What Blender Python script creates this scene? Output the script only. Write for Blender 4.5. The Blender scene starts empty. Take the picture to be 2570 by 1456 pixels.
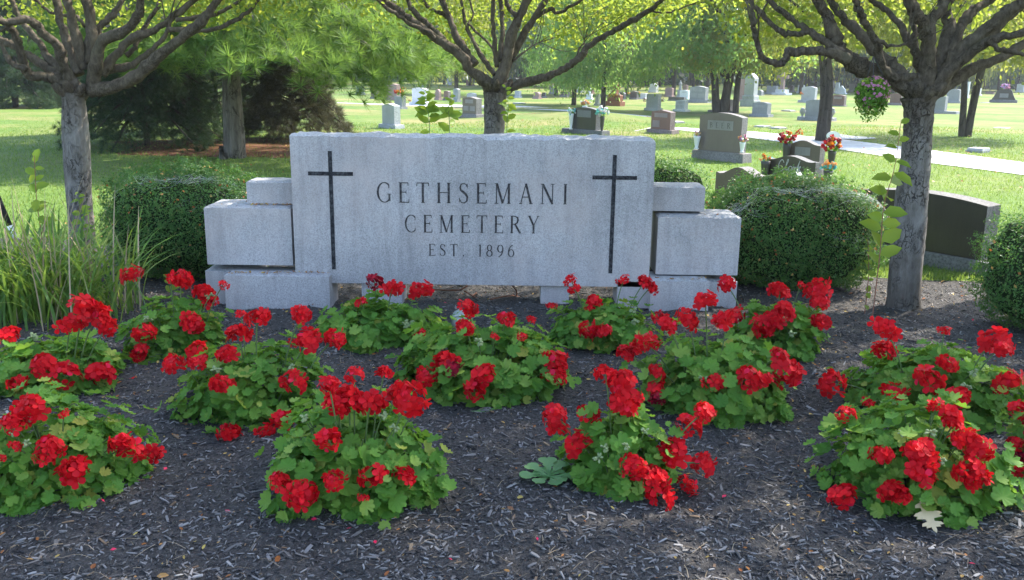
import bpy, bmesh, math, random
import numpy as np
from mathutils import Matrix, Vector
R = math.radians
rng = np.random.RandomState(7)
random.seed(7)
SC = bpy.context.scene
COL = SC.collection

# ------------------------------------------------------------------ camera, sky, sun, exposure
PITCH, ROLL, FPX, CAMH = 13.69, 0.75, 2250.0, 1.65
cam = bpy.data.objects.new("camera", bpy.data.cameras.new("camera"))
COL.objects.link(cam)
CM = Matrix.Rotation(R(90 - PITCH), 4, 'X') @ Matrix.Rotation(R(ROLL), 4, 'Z')
cam.matrix_world = Matrix.Translation((0, 0, CAMH)) @ CM
cam.data.sensor_width = 36
cam.data.lens = FPX / 2570 * 36
cam.data.clip_end = 2000
SC.camera = cam

SUN_EL, SUN_AZ = 48.0, 56.0          # azimuth from +Y towards +X
sd = Vector((math.cos(R(SUN_EL)) * math.sin(R(SUN_AZ)), math.cos(R(SUN_EL)) * math.cos(R(SUN_AZ)), math.sin(R(SUN_EL))))
W = bpy.data.worlds.new("World"); SC.world = W; W.use_nodes = True
nt = W.node_tree
sky = nt.nodes.new("ShaderNodeTexSky"); sky.sky_type = 'NISHITA'; sky.sun_disc = False
sky.sun_elevation = R(SUN_EL); sky.sun_rotation = R(SUN_AZ); sky.dust_density = 1.5
bg = nt.nodes["Background"]; bg.inputs[1].default_value = 0.15
nt.links.new(sky.outputs[0], bg.inputs[0])
sl = bpy.data.lights.new("sun", 'SUN'); sl.energy = 3.1; sl.angle = R(0.53); sl.color = (1, .94, .84)
so = bpy.data.objects.new("sun", sl); COL.objects.link(so)
so.rotation_euler = (-sd).to_track_quat('-Z', 'Y').to_euler()
SC.view_settings.view_transform = 'Standard'; SC.view_settings.look = 'None'
SC.view_settings.exposure = 2.1; SC.view_settings.gamma = 1
SC.cycles.max_bounces = 8; SC.cycles.transmission_bounces = 4; SC.cycles.diffuse_bounces = 4

# ------------------------------------------------------------------ ground height and pixel rays
def gz(x, y):
    x = np.asarray(x, float); y = np.asarray(y, float)
    z = .30 * np.exp(-((x - 2.6) / 2.6) ** 2 - ((y - 31.5) / 2.2) ** 2)
    z = z + .010 * np.clip(y - 62, 0, 200)
    m = np.clip((y - 9) / 8, 0, 1)
    return z + m * .03 * (np.sin(x * .55 + 1) + np.sin(y * .4 + x * .2))

CR = CM.to_3x3()
def ray(px, py):
    return CR @ Vector(((px - 1285) / FPX, -(py - 728) / FPX, -1))
def at(px, py, y):                      # point on the vertical plane y = const seen at that spot of the photo
    d = ray(px, py)
    return Vector((0, 0, CAMH)) + d * (y / d.y)
def gp(px, py, z=0.):                   # point of the ground seen at that spot
    d = ray(px, py); h = z
    for _ in range(12):
        t = (h - CAMH) / min(d.z, -.004)
        p = Vector((0, 0, CAMH)) + d * t
        h = z + float(gz(p.x, p.y))
    return p
def mpp(p):                             # metres per photo pixel at p
    v = CR.transposed() @ (Vector(p) - Vector((0, 0, CAMH)))
    return -v.z / FPX

# ------------------------------------------------------------------ materials
def newmat(name):
    m = bpy.data.materials.new(name); m.use_nodes = True
    n = m.node_tree; b = n.nodes["Principled BSDF"]
    return m, n, b
def N(n, t, **kw):
    x = n.nodes.new(t)
    for k, v in kw.items():
        if k in x.inputs.keys(): x.inputs[k].default_value = v
        else: setattr(x, k, v)
    return x
def ramp(n, stops, fac):
    r = n.nodes.new("ShaderNodeValToRGB")
    e = r.color_ramp.elements
    while len(e) < len(stops): e.new(.5)
    for k, (p, c) in enumerate(stops):
        e[k].position = p; e[k].color = (*c, 1)
    n.links.new(fac, r.inputs[0])
    return r.outputs[0]
def noise(n, scale, detail=4, rough=.6, vec=None, stretch=None):
    t = N(n, "ShaderNodeTexNoise", Scale=scale, Detail=detail, Roughness=rough)
    if vec is None:
        vec = N(n, "ShaderNodeTexCoord").outputs["Object"]
    if stretch:
        mp = N(n, "ShaderNodeMapping"); mp.inputs["Scale"].default_value = stretch
        n.links.new(vec, mp.inputs[0]); vec = mp.outputs[0]
    n.links.new(vec, t.inputs["Vector"])
    return t.outputs[0]
def mixc(n, a, b, fac, mode='MIX'):
    m = n.nodes.new("ShaderNodeMix"); m.data_type = 'RGBA'; m.blend_type = mode
    for s, v in ((m.inputs[0], fac), (m.inputs[6], a), (m.inputs[7], b)):
        if isinstance(v, (int, float)): s.default_value = v
        elif isinstance(v, tuple): s.default_value = (*v, 1)
        else: n.links.new(v, s)
    return m.outputs[2]
def bump(n, b, h, strength=.4, dist=.02):
    u = N(n, "ShaderNodeBump", Strength=strength, Distance=dist)
    n.links.new(h, u.inputs["Height"]); n.links.new(u.outputs[0], b.inputs["Normal"])
def geo_pos(n):
    return N(n, "ShaderNodeNewGeometry").outputs["Position"]

def leafmat(name, stops, trans=(.3, .4, .04), tmix=.4, rough=.5, spec=.3):
    m, n, b = newmat(name)
    g = N(n, "ShaderNodeNewGeometry")
    c = ramp(n, stops, g.outputs["Random Per Island"])
    n.links.new(c, b.inputs["Base Color"])
    b.inputs["Roughness"].default_value = rough
    b.inputs["Specular IOR Level"].default_value = spec
    t = N(n, "ShaderNodeBsdfTranslucent")
    hv = N(n, "ShaderNodeHueSaturation", Value=1.0)
    tc = mixc(n, trans, c, .35)
    n.links.new(tc, t.inputs[0])
    mx = n.nodes.new("ShaderNodeMixShader"); mx.inputs[0].default_value = tmix
    n.links.new(b.outputs[0], mx.inputs[1]); n.links.new(t.outputs[0], mx.inputs[2])
    n.links.new(mx.outputs[0], n.nodes["Material Output"].inputs[0])
    n.nodes.remove(hv)
    return m
def plain(name, col, rough=.6, spec=.4, var=.12, scale=20):
    m, n, b = newmat(name)
    f = noise(n, scale, 3)
    c = mixc(n, tuple(max(0, v * (1 - var)) for v in col), tuple(v * (1 + var) for v in col), f)
    n.links.new(c, b.inputs["Base Color"])
    b.inputs["Roughness"].default_value = rough; b.inputs["Specular IOR Level"].default_value = spec
    return m
def granite(name, col, rough=.75, speck=.35, stain=.25, spec=.3, bmp=.25, scale=260):
    m, n, b = newmat(name)
    v = N(n, "ShaderNodeTexCoord").outputs["Object"]
    f = noise(n, scale, 2, .7, v)
    f2 = noise(n, 1.7, 5, .62, v)
    f3 = noise(n, 14, 4, .7, v, (1.6, 1.6, .25))
    c = ramp(n, [(.30, tuple(x * (1 - speck) for x in col)), (.5, col), (.70, tuple(min(.9, x * (1 + speck * .7)) for x in col))], f)
    s = ramp(n, [(.35, (1 - stain,) * 3), (.62, (1, 1, 1))], f2)
    c = mixc(n, c, s, 1.0, 'MULTIPLY')
    s3 = ramp(n, [(.30, (1 - stain * .6,) * 3), (.55, (1, 1, 1))], f3)
    c = mixc(n, c, s3, 1.0, 'MULTIPLY')
    n.links.new(c, b.inputs["Base Color"])
    b.inputs["Roughness"].default_value = rough; b.inputs["Specular IOR Level"].default_value = spec
    bump(n, b, f, bmp, .004)
    return m

def barkmat(name, lo, hi, stretch=(1, 1, .22), scale=26, strength=.9, dist=.03, upper=None):
    m, n, b = newmat(name)
    v = N(n, "ShaderNodeTexCoord").outputs["Object"]
    f = noise(n, scale, 6, .7, v, stretch)
    vo = N(n, "ShaderNodeTexVoronoi", Scale=scale * 1.0, feature='DISTANCE_TO_EDGE')
    mp = N(n, "ShaderNodeMapping"); mp.inputs["Scale"].default_value = stretch
    fw = noise(n, scale * .5, 3, .6, v)
    wv = N(n, "ShaderNodeVectorMath", operation='MULTIPLY_ADD')
    cb = N(n, "ShaderNodeCombineXYZ")
    for k in range(3): n.links.new(fw, cb.inputs[k])
    n.links.new(cb.outputs[0], wv.inputs[0]); wv.inputs[1].default_value = (.22, .22, .22); n.links.new(v, wv.inputs[2])
    n.links.new(wv.outputs[0], mp.inputs[0]); n.links.new(mp.outputs[0], vo.inputs["Vector"])
    crack = ramp(n, [(0, (.1, .1, .1)), (.06, (1, 1, 1))], vo.outputs["Distance"])
    pm = noise(n, 4, 3, .5, v)
    pmask = ramp(n, [(.44, (1, 1, 1)), (.58, (0, 0, 0))], pm)     # cracks only here and there
    crack2 = mixc(n, crack, (1, 1, 1), pmask)
    c = ramp(n, [(.32, lo), (.68, hi)], f)
    c = mixc(n, tuple(x * .45 for x in lo), c, crack2)
    gm = ramp(n, [(.55, (0, 0, 0)), (.75, (.35, .35, .35))], noise(n, 3.1, 4, .6, v))
    c = mixc(n, c, (.075, .085, .035), gm)
    if upper:      # the bark turns browner and rougher towards the fork and at the foot
        sz = N(n, "ShaderNodeSeparateXYZ"); n.links.new(v, sz.inputs[0])
        ax = N(n, "ShaderNodeMath", operation='MULTIPLY_ADD'); n.links.new(noise(n, 7, 4, .7, v), ax.inputs[0]); ax.inputs[1].default_value = .9; n.links.new(sz.outputs[2], ax.inputs[2])
        um = ramp(n, [(0, (.75, .75, .75)), (.30, (.55, .55, .55)), (.46, (0, 0, 0)), (.76, (0, 0, 0)), (.98, (1, 1, 1))], N(n, "ShaderNodeMath", operation='MULTIPLY').outputs[0])
        ml = um.node.inputs[0].links[0].from_node; n.links.new(ax.outputs[0], ml.inputs[0]); ml.inputs[1].default_value = .5
        c = mixc(n, c, mixc(n, upper[0], upper[1], f), um)
    n.links.new(c, b.inputs["Base Color"]); b.inputs["Roughness"].default_value = .9
    b.inputs["Specular IOR Level"].default_value = .15
    ad = N(n, "ShaderNodeMath", operation='ADD')
    n.links.new(f, ad.inputs[0]); n.links.new(crack2, ad.inputs[1])
    bump(n, b, ad.outputs[0], strength, dist)
    return m

M = {}
# lawn
m, n, b = newmat("lawn_turf")
pos = geo_pos(n)
f1 = noise(n, .16, 5, .6, pos); f2 = noise(n, 3.5, 6, .75, pos); f3 = noise(n, 45, 3, .7, pos)
c = ramp(n, [(.30, (.066, .130, .024)), (.5, (.105, .170, .034)), (.68, (.165, .195, .058))], f1)
c2 = ramp(n, [(.25, (.70, .72, .6)), (.5, (1, 1, 1)), (.75, (1.35, 1.25, 1.3))], f2)
c = mixc(n, c, c2, 1.0, 'MULTIPLY')
c3 = ramp(n, [(.25, (.55, .6, .5)), (.5, (1, 1, 1)), (.75, (1.4, 1.3, 1.4))], f3)
c = mixc(n, c, c3, 1.0, 'MULTIPLY')
# dry patches far out on the sunny slope
mk = N(n, "ShaderNodeSeparateXYZ"); n.links.new(pos, mk.inputs[0])
mr = N(n, "ShaderNodeMapRange"); n.links.new(mk.outputs[1], mr.inputs[0])
mr.inputs[1].default_value = 19; mr.inputs[2].default_value = 27
fd = ramp(n, [(.47, (0, 0, 0)), (.62, (.75, .75, .75))], noise(n, .22, 5, .7, pos))
mm = N(n, "ShaderNodeMath", operation='MULTIPLY'); n.links.new(fd, mm.inputs[0]); n.links.new(mr.outputs[0], mm.inputs[1])
c = mixc(n, c, (.24, .20, .085), mm.outputs[0])
n.links.new(c, b.inputs["Base Color"]); b.inputs["Roughness"].default_value = .85; b.inputs["Specular IOR Level"].default_value = .15
bump(n, b, f3, .6, .03)
M['lawn'] = m
# mulch
m, n, b = newmat("dyed_mulch")
pos = geo_pos(n)
f1 = noise(n, 1.1, 5, .65, pos); f2 = noise(n, 60, 5, .75, pos); f3 = noise(n, 130, 3, .7, pos, (1, .35, 1))
c = ramp(n, [(.3, (.022, .0195, .018)), (.5, (.054, .048, .044)), (.7, (.130, .118, .108))], f2)
c2 = ramp(n, [(.56, (0, 0, 0)), (.74, (.45, .45, .45))], f1)
c = mixc(n, c, (.10, .082, .065), c2)
c = mixc(n, c, ramp(n, [(.3, (.5, .5, .5)), (.7, (1.5, 1.5, 1.5))], f3), 1.0, 'MULTIPLY')
n.links.new(c, b.inputs["Base Color"]); b.inputs["Roughness"].default_value = .9
bump(n, b, f2, 1.0, .03)
M['mulch'] = m
# chips
m, n, b = newmat("mulch_chip")
g = N(n, "ShaderNodeNewGeometry")
c = ramp(n, [(0, (.008, .008, .010)), (.34, (.042, .038, .036)), (.64, (.120, .111, .106)), (.90, (.20, .188, .182)), (.96, (.26, .25, .24)), (.965, (.15, .085, .045)), (1, (.22, .16, .10))], g.outputs["Random Per Island"])
n.links.new(c, b.inputs["Base Color"]); b.inputs["Roughness"].default_value = .7; b.inputs["Specular IOR Level"].default_value = .4
bump(n, b, noise(n, 180, 3, .7, None, (.2, 1, 1)), .4, .004)
M['chip'] = m
M['straw'] = leafmat("dry_fibre", [(0, (.16, .12, .075)), (1, (.34, .27, .18))], (.3, .22, .12), .2)
M['litter'] = leafmat("fallen_leaf", [(0, (.24, .075, .02)), (.35, (.36, .14, .035)), (.6, (.42, .25, .08)), (.8, (.50, .38, .10)), (1, (.20, .09, .045))], (.5, .2, .04), .3)
M['oakleaf'] = plain("pale_oak_leaf", (.56, .44, .26), .7, .2, .1, 40)
M['petalfall'] = plain("fallen_petal", (.55, .01, .06), .5)
M['needles'] = plain("needle_litter", (.13, .062, .035), .95, .1, .5, 9)
m, n, b = newmat("pale_concrete")
pos = geo_pos(n)
c = ramp(n, [(.3, (.42, .41, .40)), (.7, (.56, .55, .535))], noise(n, 2.2, 6, .7, pos))
n.links.new(c, b.inputs["Base Color"]); b.inputs["Roughness"].default_value = .9
M['path'] = m
# sign stone
def sign_mottle(m):  # random warm pinkish blotches, then grey vertical grime streaks over the granite
    n = m.node_tree; b = n.nodes["Principled BSDF"]
    src = b.inputs["Base Color"].links[0].from_socket
    v = N(n, "ShaderNodeTexCoord").outputs["Object"]
    a = ramp(n, [(.46, (0, 0, 0)), (.66, (.55, .55, .55))], noise(n, 1.3, 5, .65, v))
    c = mixc(n, src, (.49, .41, .38), a)
    d = ramp(n, [(.50, (0, 0, 0)), (.72, (.45, .45, .45))], noise(n, 5.5, 5, .7, v, (1.8, 1, .16)))
    c = mixc(n, c, (.21, .195, .195), d)
    n.links.new(c, b.inputs["Base Color"])
M['sign'] = granite("grey_granite", (.43, .41, .41), .8, .36, .24, .3, .3, 140)
sign_mottle(M['sign'])
M['signrough'] = granite("split_granite", (.43, .42, .42), .9, .4, .2, .2, .8, 90)
m, n, b = newmat("worn_black_paint")
c = ramp(n, [(.45, (.012, .012, .015)), (.72, (.10, .10, .105))], noise(n, 38, 6, .75))
n.links.new(c, b.inputs["Base Color"]); b.inputs["Roughness"].default_value = .7; b.inputs["Specular IOR Level"].default_value = .2
M['black'] = m
m, n, b = newmat("worn_letter_paint")
c = ramp(n, [(.45, (.03, .026, .028)), (.72, (.13, .125, .125))], noise(n, 38, 6, .75))
n.links.new(c, b.inputs["Base Color"]); b.inputs["Roughness"].default_value = .7; b.inputs["Specular IOR Level"].default_value = .2
M['letter'] = m
# gravestone stones
GR = {
 'lightgrey': (.44, .45, .46), 'grey': (.30, .305, .31), 'white': (.66, .67, .68), 'brown': (.125, .095, .085),
 'dark': (.040, .040, .042), 'darkbrown': (.062, .051, .045), 'pink': (.34, .235, .215), 'redbrown': (.20, .11, .10),
 'greybrown': (.185, .150, .135), 'rust': (.33, .15, .10)}
for k, c in GR.items():
    pol = k in ('brown', 'dark', 'darkbrown', 'redbrown', 'greybrown')
    M['g_' + k] = granite(k + "_stone_face", c, .22 if pol else .7, .35, .15, .5 if pol else .3, .03 if pol else .25, 200)
    rc = tuple(min(.6, .5 * x + .16) for x in c) if pol else tuple(min(.75, x * 1.1) for x in c)
    M['r_' + k] = granite(k + "_stone_rough", rc, .9, .45, .25, .2, 1.0, 45)
    M['p_' + k] = granite(k + "_stone_panel", tuple(min(.7, x * .6 + .19) for x in c), .8, .3, .2, .2, .3, 200)
# barks
M['bark'] = barkmat("ornamental_bark", (.125, .110, .10), (.285, .265, .247), (1, 1, .26), 24, 1.0, .03, ((.055, .043, .034), (.16, .13, .10)))
M['limb'] = barkmat("limb_bark", (.066, .052, .040), (.170, .138, .104), (1, 1, .5), 34, .8, .02)
M['oldbark'] = barkmat("background_bark", (.040, .033, .027), (.11, .092, .074), (1, 1, .15), 14, 1., .05)
M['pinebark'] = barkmat("pine_bark", (.075, .064, .055), (.21, .19, .165), (1, 1, .12), 16, 1., .05)
M['deadtwig'] = plain("dead_twig", (.085, .068, .050), .9, .1, .4, 8)
# foliage
M['pear'] = leafmat("thin_bright_leaf", [(0, (.055, .095, .016)), (.55, (.10, .135, .022)), (.86, (.17, .165, .025)), (.95, (.26, .19, .03)), (1, (.30, .13, .03))], (.54, .66, .09), .55)
M['maple'] = leafmat("shade_tree_leaf", [(0, (.050, .125, .036)), (.5, (.085, .170, .042)), (.8, (.14, .20, .042)), (1, (.22, .21, .05))], (.42, .66, .13), .55)
M['lime'] = leafmat("yellowing_leaf", [(0, (.06, .12, .03)), (.5, (.11, .16, .035)), (1, (.22, .20, .04))], (.58, .62, .10), .5)
M['far'] = leafmat("distant_leaf", [(0, (.036, .080, .042)), (.5, (.062, .110, .052)), (1, (.12, .145, .06))], (.26, .40, .13), .45)
M['wood'] = leafmat('deep_wood_leaf', [(0, (.018, .042, .026)), (.6, (.032, .066, .038)), (1, (.07, .085, .045))], (.10, .18, .08), .25)
M['pine'] = leafmat("pine_needle", [(0, (.036, .105, .022)), (.6, (.095, .190, .038)), (1, (.21, .275, .06))], (.34, .52, .08), .40)
M['sprucebrown'] = leafmat('old_spruce_needle', [(0, (.022, .026, .014)), (.5, (.060, .058, .030)), (1, (.15, .13, .07))], (.12, .13, .05), .25)
M['spruce'] = leafmat("spruce_needle", [(0, (.016, .042, .018)), (.7, (.034, .072, .028)), (1, (.085, .095, .04))], (.09, .18, .05), .25)
M['box'] = leafmat("boxwood_leaf", [(0, (.030, .100, .022)), (.6, (.058, .150, .032)), (.93, (.11, .20, .05)), (1, (.26, .20, .07))], (.26, .50, .07), .34, .42, .35)
M['boxcore'] = plain("shrub_core", (.026, .042, .016), .95, .05, .4, 20)
M['ger'] = leafmat("geranium_leaf", [(0, (.056, .155, .022)), (.45, (.094, .222, .030)), (.8, (.145, .275, .042)), (.95, (.22, .32, .06)), (1, (.32, .29, .05))], (.37, .62, .06), .34, .6, .2)
M['stalk'] = plain("green_stalk", (.10, .16, .05), .6)
M['bud'] = plain("green_bud", (.22, .28, .12), .6)
M['petal'] = leafmat("red_petal", [(0, (.42, .003, .010)), (.5, (.56, .004, .011)), (.85, (.70, .008, .013)), (1, (.68, .016, .07))], (.90, .03, .03), .26, .55, .14)
M['petaldark'] = leafmat("fading_petal", [(0, (.10, .002, .012)), (.6, (.26, .004, .016)), (.9, (.40, .008, .03)), (1, (.20, .06, .03))], (.5, .01, .03), .2, .6, .12)
M['strap'] = leafmat("strap_leaf", [(0, (.050, .130, .022)), (.7, (.100, .200, .034)), (1, (.21, .25, .06))], (.38, .54, .07), .38)
M['drystem'] = plain("dry_stem", (.36, .28, .18), .8, .1, .25, 10)
M['weed'] = leafmat("weed_leaf", [(0, (.10, .20, .025)), (1, (.21, .29, .035))], (.62, .72, .05), .5)
M['rosette'] = leafmat("pale_weed_leaf", [(0, (.11, .25, .085)), (1, (.16, .31, .11))], (.22, .42, .10), .25)
M['blade'] = leafmat("grass_blade", [(0, (.058, .14, .024)), (.6, (.108, .190, .034)), (1, (.21, .23, .07))], (.36, .50, .07), .40)
M['web'] = leafmat("web_thread", [(0, (.7, .7, .7)), (1, (.8, .8, .8))], (.8, .8, .8), .4)
for k, c in dict(f_red=(.55, .015, .02), f_orange=(.75, .22, .015), f_yellow=(.80, .55, .05), f_white=(.78, .78, .74), f_teal=(.16, .60, .56),
                 f_pink=(.62, .24, .40), f_lilac=(.55, .36, .62), f_maroon=(.20, .01, .02), f_peach=(.80, .42, .16)).items():
    M[k] = leafmat(k[2:] + "_bloom", [(0, tuple(x * .75 for x in c)), (1, c)], c, .25)
M['whitepl'] = plain("white_plastic", (.75, .75, .74), .35, .5, .05)
M['greymetal'] = plain("grey_metal", (.20, .21, .20), .4, .5, .2)
M['bronze'] = plain("dark_bronze", (.05, .045, .04), .4, .5, .2)
M['wire'] = plain("black_wire", (.03, .03, .03), .5)
M['vine'] = plain("red_brown_vine", (.24, .11, .07), .7, .2, .2)
M['greenlens'] = plain("grey_green_rim", (.28, .33, .30), .4, .5, .1)

# ------------------------------------------------------------------ object helpers
def npmesh(name, V, F, mats, mi=None, smooth=False):
    """F: list of int arrays (n,k); mats: list of materials; mi: list of index arrays per F"""
    me = bpy.data.meshes.new(name)
    V = np.asarray(V, np.float32)
    F = [np.asarray(f, np.int32) for f in F if len(f)]
    me.vertices.add(len(V)); me.vertices.foreach_set("co", V.ravel())
    tot = sum(f.size for f in F); npoly = sum(len(f) for f in F)
    me.loops.add(tot); me.polygons.add(npoly)
    me.loops.foreach_set("vertex_index", np.concatenate([f.ravel() for f in F]))
    lt = np.concatenate([np.full(len(f), f.shape[1], np.int32) for f in F])
    me.polygons.foreach_set("loop_start", np.concatenate([[0], np.cumsum(lt)[:-1]]).astype(np.int32))
    for mm_ in mats: me.materials.append(mm_)
    if mi is not None:
        me.polygons.foreach_set("material_index", np.concatenate([np.asarray(x, np.int32) for x in mi]))
    me.polygons.foreach_set("use_smooth", np.full(npoly, smooth))
    me.update(calc_edges=True)
    return me
def link(name, me, parent=None, loc=None):
    o = bpy.data.objects.new(name, me); COL.objects.link(o)
    if loc is not None: o.location = loc
    if parent is not None: o.parent = parent
    return o
def tag(o, label=None, cat=None, group=None, kind=None):
    if label: o["label"] = label
    if cat: o["category"] = cat
    if group: o["group"] = group
    if kind: o["kind"] = kind
    return o
def thing(name, loc, label, cat, group=None, rz=0):
    o = bpy.data.objects.new(name, None); COL.objects.link(o)
    o.empty_display_size = .1
    o.location = loc; o.rotation_euler = (0, 0, rz)
    return tag(o, label, cat, group)

class MB:
    """collects verts and faces (world or local) for one mesh"""
    def __init__(s): s.V = []; s.F = {}; s.n = 0
    def add(s, V, faces, mi=0):
        V = np.asarray(V, float).reshape(-1, 3)
        for f in faces:
            s.F.setdefault(len(f), []).append((tuple(i + s.n for i in f), mi))
        s.V.append(V); s.n += len(V)
    def box(s, lo, hi, mi=0):
        (x0, y0, z0), (x1, y1, z1) = lo, hi
        V = [(x0, y0, z0), (x1, y0, z0), (x1, y1, z0), (x0, y1, z0), (x0, y0, z1), (x1, y0, z1), (x1, y1, z1), (x0, y1, z1)]
        s.add(V, [(0, 3, 2, 1), (4, 5, 6, 7), (0, 1, 5, 4), (1, 2, 6, 5), (2, 3, 7, 6), (3, 0, 4, 7)], mi)
    def tube(s, pts, rad, seg=8, mi=0, wob=0., cap=True, flat=None):
        pts = [Vector(p) for p in pts]
        V = []; k = len(pts)
        up = Vector((0, 0, 1)) if abs((pts[-1] - pts[0]).normalized().z) < .9 else Vector((1, 0, 0))
        t0 = (pts[1] - pts[0]).normalized(); a = t0.cross(up).normalized()
        for i, p in enumerate(pts):
            t = (pts[min(i + 1, k - 1)] - pts[max(i - 1, 0)]).normalized()
            a = (a - t * a.dot(t)).normalized(); bb = t.cross(a)
            r = rad[i] if hasattr(rad, '__len__') else rad
            for j in range(seg):
                an = 2 * math.pi * j / seg
                rr = r * (1 + wob * (random.random() - .5) * 2)
                V.append(p + a * math.cos(an) * rr + bb * math.sin(an) * rr)
        F = [(i * seg + j, i * seg + (j + 1) % seg, (i + 1) * seg + (j + 1) % seg, (i + 1) * seg + j) for i in range(k - 1) for j in range(seg)]
        if cap:
            F.append(tuple(range(seg))[::-1]); F.append(tuple((k - 1) * seg + j for j in range(seg)))
        s.add(V, F, mi)
    def lathe(s, prof, c=(0, 0, 0), seg=14, mi=0):
        V = []; k = len(prof)
        for r, z in prof:
            for j in range(seg):
                an = 2 * math.pi * j / seg
                V.append((c[0] + r * math.cos(an), c[1] + r * math.sin(an), c[2] + z))
        F = [(i * seg + j, i * seg + (j + 1) % seg, (i + 1) * seg + (j + 1) % seg, (i + 1) * seg + j) for i in range(k - 1) for j in range(seg)]
        F.append(tuple(range(seg))[::-1]); F.append(tuple((k - 1) * seg + j for j in range(seg)))
        s.add(V, F, mi)
    def prism(s, outline, y0, y1, mi=0, mside=None):
        """outline (x,z) list counter-clockwise seen from the front (-Y); front at y0"""
        k = len(outline)
        V = [(x, y0, z) for x, z in outline] + [(x, y1, z) for x, z in outline]
        s.add(V, [tuple(range(k)), tuple(range(2 * k - 1, k - 1, -1))], mi)
        s.add(V, [((j + 1) % k, j, j + k, (j + 1) % k + k) for j in range(k)], mi if mside is None else mside)
    def build(s, name, mats, parent=None, loc=None, smooth=False):
        if not isinstance(mats, (list, tuple)): mats = [mats]
        ks = sorted(s.F)
        me = npmesh(name, np.concatenate(s.V), [np.array([f for f, _ in s.F[k]]) for k in ks], mats, [[i for _, i in s.F[k]] for k in ks], smooth)
        return link(name, me, parent, loc)

def bevel(o, w=.01, seg=2):
    md = o.modifiers.new("edge", 'BEVEL'); md.width = w; md.segments = seg; md.limit_method = 'ANGLE'; md.angle_limit = R(40)
    return o

def scatter(tv, tf, pos, nrm, scale, spin=None, axis=None):
    """instances of template (tv, list of face arrays) at pos with local z along nrm"""
    n_ = len(pos); nrm = nrm / (np.linalg.norm(nrm, axis=1, keepdims=True) + 1e-9)
    if axis is None:
        h = rng.normal(size=(n_, 3))
    else: h = axis
    x = h - nrm * np.sum(h * nrm, 1, keepdims=True)
    x /= np.linalg.norm(x, axis=1, keepdims=True) + 1e-9
    y = np.cross(nrm, x)
    sc = np.asarray(scale, float)
    if sc.ndim == 1: sc = sc[:, None] * np.ones(3)
    T = tv[None] * sc[:, None, :]
    V = pos[:, None, :] + T[..., 0:1] * x[:, None] + T[..., 1:2] * y[:, None] + T[..., 2:3] * nrm[:, None]
    k = len(tv); off = (np.arange(n_) * k)[:, None, None]
    F = [(np.asarray(f)[None] + off).reshape(-1, np.asarray(f).shape[1]) for f in tf]
    return V.reshape(-1, 3), F
def merge(lst):
    Vs = []; Fs = {}; Ms = {}; nn = 0
    for V, F, mi in lst:
        for f in F:
            Fs.setdefault(f.shape[1], []).append(f + nn); Ms.setdefault(f.shape[1], []).append(np.full(len(f), mi))
        Vs.append(V); nn += len(V)
    ks = sorted(Fs)
    return np.concatenate(Vs), [np.concatenate(Fs[k]) for k in ks], [np.concatenate(Ms[k]) for k in ks]

# leaf templates: x along the leaf, z up
LEAF = np.array([(0, 0, 0), (.30, -.26, .04), (.70, -.22, .03), (1.0, 0, -.08), (.70, .22, .03), (.30, .26, .04), (.5, 0, -.03)])
LEAFF = [np.array([(0, 1, 6), (0, 6, 5)]), np.array([(1, 2, 3, 6), (6, 3, 4, 5)])]
RHOMB = np.array([(-.5, 0, 0), (0, -.32, .06), (.5, 0, 0), (0, .32, .06)]); RHOMBF = [np.array([(0, 1, 2, 3)])]
BLADE = np.array([(0, -.5, 0), (0, .5, 0), (.12, 0, 1)]); BLADEF = [np.array([(0, 1, 2)])]
def rdir(n_, up=0.):
    v = rng.normal(size=(n_, 3)); v /= np.linalg.norm(v, axis=1, keepdims=True); v[:, 2] += up
    return v / (np.linalg.norm(v, axis=1, keepdims=True) + 1e-9)

# ================================================================== THE SETTING
def axis(lo, hi, fine_lo, fine_hi, step, big):
    a = list(np.arange(fine_lo, fine_hi + 1e-6, step))
    v = fine_lo
    while v > lo: v -= big; a.insert(0, v)
    v = fine_hi
    while v < hi: v += big; a.append(v)
    return np.array(a)
def sheet(xs, ys, zf):
    X, Y = np.meshgrid(xs, ys)
    Z = zf(X, Y)
    nx, ny = len(xs), len(ys)
    i = np.arange(ny - 1)[:, None] * nx + np.arange(nx - 1)[None]
    F = np.stack([i, i + 1, i + nx + 1, i + nx], -1).reshape(-1, 4)
    return np.stack([X, Y, Z], -1).reshape(-1, 3), F
def bed_back(x):
    return 8.35 - .16 * (np.asarray(x) + 3) + .10 * np.sin(np.asarray(x) * 2.3) + .06 * np.sin(np.asarray(x) * 5.1)
def lawn_z(X, Y):
    z = gz(X, Y)
    inside = (Y < bed_back(X) - .10) & (Y > -4.4) & (np.abs(X) < 7.8)
    return z - .05 * inside
xs = axis(-260, 260, -12, 14, .25, 8); ys = axis(-40, 420, 6, 40, .25, 5)
V, F = sheet(xs, ys, lawn_z)
tag(link("lawn", npmesh("lawn", V, [F], [M['lawn']], smooth=True)), kind="structure")

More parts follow.
